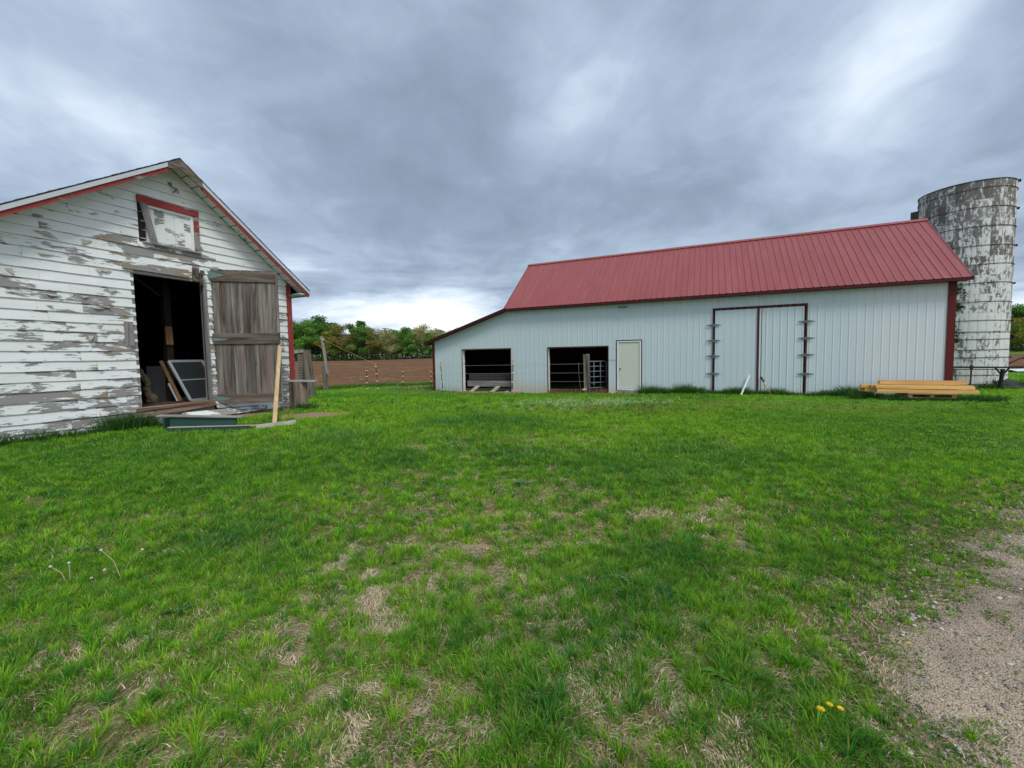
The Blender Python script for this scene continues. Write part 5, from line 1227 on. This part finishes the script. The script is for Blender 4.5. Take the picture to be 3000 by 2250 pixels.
def grass_col(x, y):
    n = len(x); v1 = fbm(x * .35, y * .35, 71, 3) * 1.25 - .1; v2 = fbm(x * 2.2, y * 2.2, 75, 3); a, h = lush(x, y)
    c = mixc((.080, .245, .016), (.225, .450, .022), np.clip(v1 * 2.0 - .5 + (v2 - .5) * .9, 0, 1))
    c = c * (1 - a[:, None]) + np.array((.060, .215, .036))[None] * a[:, None]
    # greyer, broad-leaved patch and reddish seeding patch before the right doorway
    g = np.exp(-(((x - 2.6) / 2.6) ** 2 + ((y - 13.9) / 1.5) ** 2) ** 1.5) * np.clip(v2 * 2.6 - .35, 0, 1)
    c = c * (1 - g[:, None]) + np.array((.30, .42, .19))[None] * g[:, None]
    g = np.maximum(np.exp(-(((x - 2.8) / 3.1) ** 2 + ((y - 12.2) / 1.2) ** 2)) * 1.0, np.exp(-(((x - 8.3) / 3.2) ** 2 + ((y - 12.0 + (x - 8.3) * .3) / 1.3) ** 2)) * .85) * np.clip(fbm(x * 1.2, y * 1.2, 79, 3) * 2.6 - .45, 0, 1)
    c = c * (1 - g[:, None]) + np.array((.30, .21, .07))[None] * g[:, None]
    g = np.clip(sstep(-1.6, -.1, track_d(x, y)), 0, 1) * .5 * (y < 5)
    c = c * (1 - g[:, None]) + np.array((.105, .165, .018))[None] * g[:, None]
    y_ = (rng.random(n) < .05) * .7; c = c * (1 - y_[:, None]) + np.array((.26, .26, .05))[None] * y_[:, None]
    d_ = (rng.random(n) < .022) * .9; c = c * (1 - d_[:, None]) + np.array((.45, .36, .2))[None] * d_[:, None]
    return c * rng.uniform(.5, 1.45, (n, 1)) * (1 + rng.normal(0, .08, (n, 3)))
def lawn(n, y0, y1, w0, seg, hmul=1.0, keepdry=.30):
    x, y = sample(n, y0, y1); k = allowed(x, y); x, y = x[k], y[k]
    dr = dryness(x, y); k = rng.random(len(x)) > np.maximum(dr * (1 - keepdry), .30 * np.exp(-((x - .2) / 3.2) ** 2) * (y < 5.5)); x, y, dr = x[k], y[k], dr[k]
    a, hh = lush(x, y); cl = fbm(x * 3.3, y * 3.3, 83, 3); k = (rng.random(len(x)) < np.clip(cl * 2.1 - .15, .15, 1) + a) ; x, y, dr, a, hh, cl = (q[k] for q in (x, y, dr, a, hh, cl))
    rg_ = 1 - .5 * sstep(5, 9, x) * (y < 14)
    h = (.024 + .040 * cl + .085 * hh + .020 * sstep(3, 6, y)) * rng.uniform(.55, 1.35, len(x)) * hmul * (1 - .45 * dr) * rg_
    td = sstep(-.9, .0, track_d(x, y)); h *= 1 - .45 * td
    # clumped lean: blades fan out from the middle of each tuft
    gx = vnoise(x * 9, y * 9, 90) - .5; gy = vnoise(x * 9, y * 9, 95) - .5; ld = np.arctan2(gy, gx) + rng.normal(0, .8, len(x))
    blades(x, y, h, w0 * rng.uniform(.6, 1.3, len(x)) * (1 + .4 * a), grass_col(x, y), rng.uniform(.1, .95, len(x)), seg, lean_dir=ld)
def tufts(n, y0, y1, per, w0, hb, spread, dens=1.0):
    x, y = sample(n, y0, y1); k = allowed(x, y); x, y = x[k], y[k]; dr = dryness(x, y); a, hh = lush(x, y)
    k = rng.random(len(x)) > dr * .8; x, y, a, hh, dr = x[k], y[k], a[k], hh[k], dr[k]; m_ = len(x)
    near = 1 - .45 * sstep(-.6, .0, track_d(x, y)); right = 1 - .45 * sstep(5, 9, x)
    size = rng.uniform(.55, 1.35, m_) * near * right; cnt_ = (per * size * (1 + a)).astype(int) + 3; id_ = np.repeat(np.arange(m_), cnt_); N_ = len(id_)
    ang = rng.random(N_) * 6.283; r_ = np.abs(rng.normal(0, spread, N_)) * size[id_]
    bx, by = x[id_] + np.cos(ang) * r_, y[id_] + np.sin(ang) * r_
    h_ = hb * size[id_] * rng.uniform(.45, 1.25, N_) * (1 + .8 * hh[id_]); ln_ = np.clip(r_ / spread * .45 + rng.uniform(0, .45, N_), .05, 1.25)
    tone = rng.random(m_)[:, None]; tc = np.where(tone < .42, np.array((.25, .48, .024)), np.where(tone < .82, np.array((.13, .34, .020)), np.array((.060, .225, .034))))
    tc = tc * (1 - a[:, None] * .7) + np.array((.055, .215, .036)) * a[:, None] * .7
    cc_ = tc[id_] * rng.uniform(.6, 1.4, (N_, 1)) * (1 + rng.normal(0, .08, (N_, 3)))
    yl = rng.random(N_) < .04; cc_[yl] = np.array((.42, .36, .08)); dl_ = rng.random(N_) < .03; cc_[dl_] = np.array((.50, .42, .26))
    blades(bx, by, h_, w0 * rng.uniform(.6, 1.4, N_), np.clip(cc_, 0, 1), ln_, 2, lean_dir=ang + rng.normal(0, .35, N_))
lawn(210000, 1.25, 3.2, .0034, 2, .8); tufts(2900, 1.25, 3.3, 40, .0034, .060, .017)
lawn(230000, 3.0, 6.0, .0052, 2, .85); tufts(4600, 3.2, 6.2, 34, .0052, .068, .022)
lawn(230000, 5.8, 11, .0095, 2); tufts(4200, 6.0, 11.5, 28, .0085, .075, .035)
lawn(190000, 10.5, 19, .017, 1, 1.12); tufts(3200, 11, 19, 26, .016, .085, .06)
lawn(90000, 18, 34, .035, 1, 1.3)
flush('lawn_grass', M_grass, 'uneven green lawn of spring grass between the shed and the barn')
# dead straw lying in the worn places
def straw(n, y0, y1, w0, L0):
    x, y = sample(n, y0, y1); dr = dryness(x, y); k = (rng.random(len(x)) < dr * .85 + .05 + .17 * np.exp(-((x - .2) / 3.0) ** 2) * (y < 5.5)) & allowed(x, y); x, y = x[k], y[k]
    L_ = L0 * rng.uniform(.4, 1.3, len(x)); ang = fbm(x * 2.5, y * 2.5, 55, 2) * 12 + rng.normal(0, .7, len(x))
    c = mixc((.40, .30, .19), (.78, .67, .50), rng.random(len(x))) * rng.uniform(.7, 1.15, (len(x), 1))
    blades(x, y, L_, w0 * rng.uniform(.6, 1.4, len(x)), c, np.full(len(x), 1.0), 2, flat=.78, z0=rng.uniform(.002, .018, len(x)), lean_dir=ang)
straw(190000, 1.25, 3.4, .0036, .048); straw(100000, 3.3, 7.5, .0065, .06)
# few longer bleached stalks
for (x0, y0, x1, y1, z_) in [(.62, 2.86, .80, 2.65, .05), (-.95, 3.9, -.80, 3.75, .04), (-3.45, 3.35, -3.55, 3.1, .03)]:
    k = 10; tt = np.linspace(0, 1, k); xx = x0 + (x1 - x0) * tt; yy = y0 + (y1 - y0) * tt
    blades(xx, yy, np.full(k, .05), np.full(k, .006), np.tile((.62, .58, .42), (k, 1)), np.full(k, 1.0), 2, flat=.9, z0=z_ * np.sin(tt * 3.14) + .03, lean_dir=np.full(k, math.atan2(y1 - y0, x1 - x0)))
flush('dead_straw', M_straw, 'bleached dead grass lying in the worn spots of the lawn')
# field stubble
x = rng.uniform(-20, 40, 42000); y = rng.uniform(22, 75, 42000); row = np.abs(((y + x * .2) / 1.9) % 1 - .5) < .16
k = (y > field_edge(x) + .4) & (row | (rng.random(len(x)) < .2)) & (fbm(x * .5, y * .5, 66, 3) > .46); x, y = x[k], y[k]
blades(x, y, rng.uniform(.05, .22, len(x)), rng.uniform(.02, .05, len(x)) * (1 + y / 60), mixc((.34, .24, .11), (.52, .40, .18), rng.random(len(x))), np.full(len(x), 1.0), 1, flat=.7, z0=.05)
flush('stubble', M_straw, 'yellow crop stubble scattered in rows on the ploughed field')
# rank weeds along the walls
def weeds(pts, hm, n, sp_, wd=.010, colr=((.026, .075, .022), (.07, .17, .035))):
    for (px_, py_, h_, f_) in pts:
        k = int(n * f_); x = px_ + rng.normal(0, sp_ * (.6 + f_ * .4), k); y = py_ + rng.normal(0, sp_ * .6, k); ok = allowed(x, y); x, y = x[ok], y[ok]
        if not len(x): continue
        ld = np.arctan2(y - py_, x - px_) + rng.normal(0, .5, len(x))
        blades(x, y, h_ * hm * rng.uniform(.35, 1.1, len(x)), wd * rng.uniform(.6, 1.4, len(x)), mixc(colr[0], colr[1], rng.random(len(x))) * rng.uniform(.8, 1.2, (len(x), 1)), rng.uniform(.1, .95, len(x)), 2, lean_dir=ld)
wp = []
rj = random.Random(12)
for k in range(30):
    s_ = -1.0 + k * .1; p_ = S(s_, -.18 - rj.uniform(0, .12)); wp.append((p_.x, p_.y, .16 + .13 * rj.random() + (.16 if 1.25 < s_ < 1.9 else 0) - (.08 if .75 < s_ < 1.1 else 0), .9 + (.9 if 1.2 < s_ < 2.0 else 0)))
for k in range(9): p_ = S(2.0 + k * .14, -.30 - rj.uniform(0, .2)); wp.append((p_.x, p_.y, .16, .5))
for k in range(16): p_ = S(4.0 + k * .09, -.3 - rj.uniform(0, .35)); wp.append((p_.x, p_.y, .16 + .10 * rj.random(), .9))
for k in range(6): wp.append((-5.6 + rj.uniform(-.15, .35), 10.75 + rj.uniform(-.1, .15), .22, .8))
weeds(wp, 1.0, 90, .10, .011)
wp = []
for k in range(90):
    s_ = -10.7 + k * .12; base_h = .14 + .10 * rj.random()
    for c_h, c_s, c_w in ((.30, -9.55, .25), (.20, -9.0, .3), (.36, -8.15, .22), (.2, -7.6, .25), (.20, -6.2, .4), (.18, -4.9, .3), (.34, -2.75, .25), (.1, -3.3, .3), (.2, -2.3, .2)): base_h += c_h * math.exp(-((s_ - c_s) / c_w) ** 2)
    if s_ > .1: continue
    p_ = B(s_, -.12 - rj.uniform(0, .12)); wp.append((p_.x, p_.y, base_h, .6 + base_h * 1.6))
weeds(wp, 1.0, 90, .08, .014, ((.035, .105, .025), (.10, .23, .045)))
wp = [(B(-2.0 + k * .12, -1.35 + rj.uniform(-.1, .1)).x, B(-2.0 + k * .12, -1.35).y, .13 + .07 * rj.random(), .8) for k in range(22)]
wp += [(B(-.3 + k * .12, -.9 + rj.uniform(-.3, .3)).x, B(-.3 + k * .12, -.9).y, .2, .8) for k in range(10)]
wp += [(B(-2.75, -.9).x, B(-2.75, -.9).y, .30, 1.6), (B(-2.6, -.6).x, B(-2.6, -.6).y, .32, 1.2)]
weeds(wp, 1.0, 80, .10, .013)
wp = [(SC.x + math.cos(a) * 1.6, SC.y + math.sin(a) * 1.6, .22 + .12 * rj.random(), .8) for a in np.linspace(2.6, 5.6, 26)] + [(19.2 + k * .15, 16.3, .35, .9) for k in range(9)]
weeds(wp, 1.0, 70, .14, .018, ((.04, .09, .02), (.09, .18, .03)))
# tall bright clump in the lawn, broad leaves in the grey-green patch
weeds([(-3.0 + rj.gauss(0, .35), 7.35 + rj.gauss(0, .25), .20, .5) for k in range(26)], 1.0, 40, .05, .010, ((.09, .26, .05), (.18, .38, .10)))
weeds([(2.5 + rj.gauss(0, 1.25), 13.9 + rj.gauss(0, .55), .13, .5) for k in range(150)], 1.0, 24, .07, .028, ((.24, .38, .13), (.46, .60, .32)))
weeds([(rj.uniform(-12, -3), float(field_edge(np.array([0.]))[0]) if False else 0, .2, .0) for k in range(0)], 1, 1, .1)
x = rng.uniform(-13, 0, 9000); y = field_edge(x) + rng.normal(-.2, .35, 9000)
blades(x, y, rng.uniform(.1, .32, 9000), rng.uniform(.02, .04, 9000), mixc((.05, .15, .02), (.11, .25, .03), rng.random(9000)), rng.uniform(.1, .7, 9000), 1)
# reddish grass stalks at the right doorway
k = 700; s_ = rng.uniform(-14, -11.2, k); w_ = rng.uniform(-.25, .15, k); x = 14.433 + .9082 * s_ + .41853 * w_; y = 13.576 - .41853 * s_ + .9082 * w_
blades(x, y, rng.uniform(.1, .3, k), np.full(k, .014), mixc((.22, .10, .06), (.32, .22, .1), rng.random(k)), rng.uniform(.1, .5, k), 2)
flush('tall_weeds', M_grass, 'rank dark tufts of grass and weeds along the walls and field edge')

# clover and plantain rosettes close to the camera
def leaves(n, y0, y1, xl, xr, s0, s1, colr, msk):
    x = rng.uniform(xl, xr, n); y = rng.uniform(y0, y1, n); k = msk(x, y) & allowed(x, y); x, y = x[k], y[k]; n = len(x); z = T(x, y) + rng.uniform(.008, .035, n)
    s_ = rng.uniform(s0, s1, n); a = rng.random(n) * 6.283; tl = rng.normal(0, .35, (n, 2)); V = []
    for j in range(6):
        th = a + j * math.pi / 3; V.append(np.stack([x + np.cos(th) * s_, y + np.sin(th) * s_, z + (np.cos(th) * tl[:, 0] + np.sin(th) * tl[:, 1]) * s_], 1))
    V = np.stack(V, 1).reshape(-1, 3); global gbase
    GV.append(V); GL.append(np.arange(n * 6) + gbase); GN.append(np.full(n, 6)); GC.append(np.repeat(mixc(colr[0], colr[1], rng.random(n)), 6, 0)); gbase += n * 6
leaves(90000, 1.3, 5.0, -2.5, 4.5, .004, .008, ((.05, .13, .015), (.14, .25, .03)), lambda x, y: (fbm(x * 1.7, y * 1.7, 101, 3) + .35 * sstep(-2.0, -.2, track_d(x, y)) > .66))
for (x0, y0, n, s_, c0) in [(.98, 2.62, 12, .10, (.03, .11, .03)), (1.0, 1.95, 12, .09, (.10, .26, .03)), (-1.95, 4.55, 16, .14, (.10, .22, .09)), (-.9, 3.1, 9, .07, (.06, .16, .02)), (2.7, 5.0, 12, .11, (.08, .2, .05)), (2.0, 2.45, 10, .08, (.06, .17, .03)), (-2.1, 2.5, 9, .09, (.05, .15, .03)), (0.1, 4.9, 14, .12, (.10, .2, .08)), (2.4, 2.95, 10, .08, (.05, .14, .03))]:
    for k in range(n):
        a = rng.random() * 6.283; L_ = s_ * rng.uniform(.6, 1.15); z = Tz(x0, y0) + .015; d = np.array([math.cos(a), math.sin(a), 0]); q_ = np.array([-d[1], d[0], 0]) * L_ * .17; o0 = np.array([x0, y0, z]); zz = rng.uniform(.15, .6)
        V = np.array([o0, o0 + d * L_ * .45 + q_ + [0, 0, L_ * zz * .8], o0 + d * L_ + [0, 0, L_ * zz * .7], o0 + d * L_ * .45 - q_ + [0, 0, L_ * zz * .8]])
        GV.append(V); GL.append(np.arange(4) + gbase); GN.append(np.array([4])); GC.append(np.tile(np.array(c0) * rng.uniform(.8, 1.3), (4, 1))); gbase += 4
flush('ground_cover', M_grass, 'clover and broad-leaved rosettes among the grass near the track')

# pebbles
ico = np.array([(0, 0, 1), (.89, 0, .45), (.28, .85, .45), (-.72, .53, .45), (-.72, -.53, .45), (.28, -.85, .45), (.72, .53, -.3), (-.28, .85, -.3), (-.89, 0, -.3), (-.28, -.85, -.3), (.72, -.53, -.3)])
icf = np.array([(0, 1, 2), (0, 2, 3), (0, 3, 4), (0, 4, 5), (0, 5, 1), (1, 6, 2), (2, 7, 3), (3, 8, 4), (4, 9, 5), (5, 10, 1), (6, 7, 2), (7, 8, 3), (8, 9, 4), (9, 10, 5), (10, 6, 1)])
n = 26000; x = rng.uniform(.5, 7.5, n); y = rng.uniform(.7, 5.6, n); td = track_d(x, y); cl = fbm(x * 2, y * 2, 111, 3)
k = ((td > -.35) & (rng.random(n) < np.clip(cl * 2.2 - .45, .08, 1)) & (rng.random(n) < np.where(td < .35, 1, .6))); x, y = x[k], y[k]; n = len(x)
s_ = .003 + .010 * rng.random(n) ** 4.0 + .001; an = rng.random(n) * 6.283; sc3 = np.stack([s_ * rng.uniform(.9, 1.6, n), s_ * rng.uniform(.7, 1.1, n), s_ * rng.uniform(.4, .7, n)], 1)
V = ico[None] * (1 + rng.normal(0, .08, (n, 11, 1))) * sc3[:, None]; ca, sa = np.cos(an)[:, None], np.sin(an)[:, None]
V = np.stack([V[..., 0] * ca - V[..., 1] * sa + x[:, None], V[..., 0] * sa + V[..., 1] * ca + y[:, None], V[..., 2] + (T(x, y) + .012)[:, None] + s_[:, None] * .15], -1).reshape(-1, 3)
pal_ = np.array([(.42, .38, .34), (.52, .48, .42), (.22, .19, .17), (.28, .21, .15), (.21, .22, .24), (.36, .28, .20), (.50, .47, .43)])
cc = np.repeat(pal_[rng.integers(0, 7, n)] * rng.uniform(.75, 1.1, (n, 1)), 11, 0)
L_ = (icf.ravel()[None] + (np.arange(n) * 11)[:, None]).ravel()
o = np_mesh('pebbles', V, np.full(n * 15, 3), L_, [M_stone], cc, True); o['kind'] = 'stuff'; o['label'] = 'loose pebbles strewn over the gravel track and its edge'

# ------------------------------------------------------------------ dandelions and bleached stems
M_dand = simple('dandelion_yellow', (.85, .55, .015), (.9, .66, .03), .7); M_stem = simple('flower_stem', (.16, .26, .07), (.26, .32, .12), .6); M_seed = simple('seed_head', (.45, .45, .36), (.6, .6, .5), .9); M_dry = simple('bleached_stem', (.36, .30, .16), (.48, .41, .24), .8)
def gpt(u, v_):
    d = fw + rt * ((u - 1500) / F) + up * ((1115 - v_) / F); z = 0.0
    for _ in range(6): k = (z - 1.6) / d.z; z = Tz(d.x * k, d.y * k) + .05
    return Vector((d.x * k, d.y * k, z - .05))
fl_ = [(1428, 1612, .016, 'lone yellow dandelion in the middle of the foreground lawn'), (2405, 2088, .02, 'left of three yellow dandelions near the lower right track edge'), (2430, 2073, .018, 'top one of three yellow dandelions near the lower right track edge'), (2462, 2084, .016, 'right of three yellow dandelions near the lower right track edge'),
       (2757, 1380, .02, 'yellow dandelion in the lawn left of the right picture edge'), (2968, 1382, .018, 'yellow dandelion at the right edge of the lawn above the track'), (1982, 1342, .025, 'yellow dandelion among pale stems right of centre'), (2074, 1356, .02, 'yellow dandelion at the foot of crossed pale stems'),
       (2262, 1287, .025, 'yellow dandelion on the lawn below the barn doors'), (2785, 1232, .03, 'farther yellow dandelion in front of the lumber stack'), (2790, 1253, .025, 'nearer yellow dandelion in front of the lumber stack'), (2997, 1239, .05, 'big yellow dandelion at the far right edge'), (2660, 1889, .012, 'small orange dandelion at the track edge'), (1866, 1300, .022, 'tiny yellow dandelion right of the middle of the lawn'), (1612, 1356, .016, 'tiny yellow dandelion left of the pale stems')]
for u_, v_, r_, lb in fl_:
    r_ *= .75; p = gpt(u_, v_); d = empty('dandelion', p, 0, lb, 'dandelion', 'yellow dandelions in the lawn'); hh = .05 + r_
    mb = MB(); mb.tube([(0, 0, 0), (.004, 0, hh * .6), (0, 0, hh)], .0022, 5); mb.build('stem', M_stem, d)
    mb = MB()
    for ring, (rr_, zz, n_) in enumerate(((1, 0, 18), (.75, .2, 14), (.45, .35, 10))):
        for k in range(n_):
            a = k / n_ * 6.283 + ring; e = Vector((math.cos(a), math.sin(a), 0)); q = Vector((-e.y, e.x, 0)) * r_ * .13
            b_ = Vector((0, 0, hh + zz * r_ * .5)); t_ = b_ + e * r_ * rr_ + Vector((0, 0, r_ * .25))
            mb.face([b_ - q * .5, b_ + e * r_ * .5 * rr_ - q, t_ - q * .8, t_ + q * .8, b_ + e * r_ * .5 * rr_ + q, b_ + q * .5])
    mb.build('flower', M_dand, d)
st = [(198, 1690, -46, -55, 'leftmost bleached seed stem in the left foreground', 1), (204, 1688, -8, -58, 'short upright seed stem in the left foreground group', 1), (206, 1682, 14, -32, 'bent right seed stem of the left foreground group', 0), (356, 1680, -60, -92, 'long curved bleached stem leaning left in the left foreground', 1), (362, 1660, 60, -72, 'long straight bleached stem leaning right in the left foreground', 1),
      (1990, 1330, 2, -38, 'upright bleached stem right of centre', 0), (2030, 1360, -18, -28, 'bleached stem leaning left right of centre', 0), (2085, 1370, -26, -26, 'left one of two crossed bleached stems', 0), (2090, 1370, 14, -24, 'right one of two crossed bleached stems', 0), (2140, 1328, -6, -32, 'curved bleached stem farther right in the lawn', 0), (2168, 1365, 16, -32, 'bleached stem leaning right in the lawn below the barn doors', 0),
      (2102, 1334, 2, -18, 'small green seed stem right of centre', 0), (1680, 1280, -3, -22, 'pale stem below the right doorway', 0), (1716, 1318, -3, -26, 'seed-headed stem below the gate post', 1), (308, 1670, 0, -22, 'short stem with a white seed head in the left foreground', 1), (270, 1684, 0, -12, 'low white seed head between the stems in the left foreground', 1)]
for u_, v_, du, dv, lb, hd in st:
    p = gpt(u_, v_); dist = math.hypot(p.x, p.y); sc_ = p.y / F; r_ = empty('seed_stem', p, 0, lb, 'plant stem', 'bleached dandelion stems'); tipv = Vector((du * sc_, random.uniform(-.02, .02), -dv * sc_ * 1.0)); mdv = tipv * .5 + Vector((-du * sc_ * .12, 0, .15 * tipv.z))
    rr_ = .0010 + dist * .00038
    mb = MB(); mb.tube([(0, 0, -.01), mdv, tipv], [rr_, rr_ * .9, rr_ * .7], 6); mb.build('stalk', M_dry, r_)
    if hd:
        mb = MB(); mb.tube([tipv - Vector((0, 0, .006)), tipv, tipv + Vector((0, 0, .008))], [.005, .010, .006], 8); mb.build('seed_head', M_seed, r_)
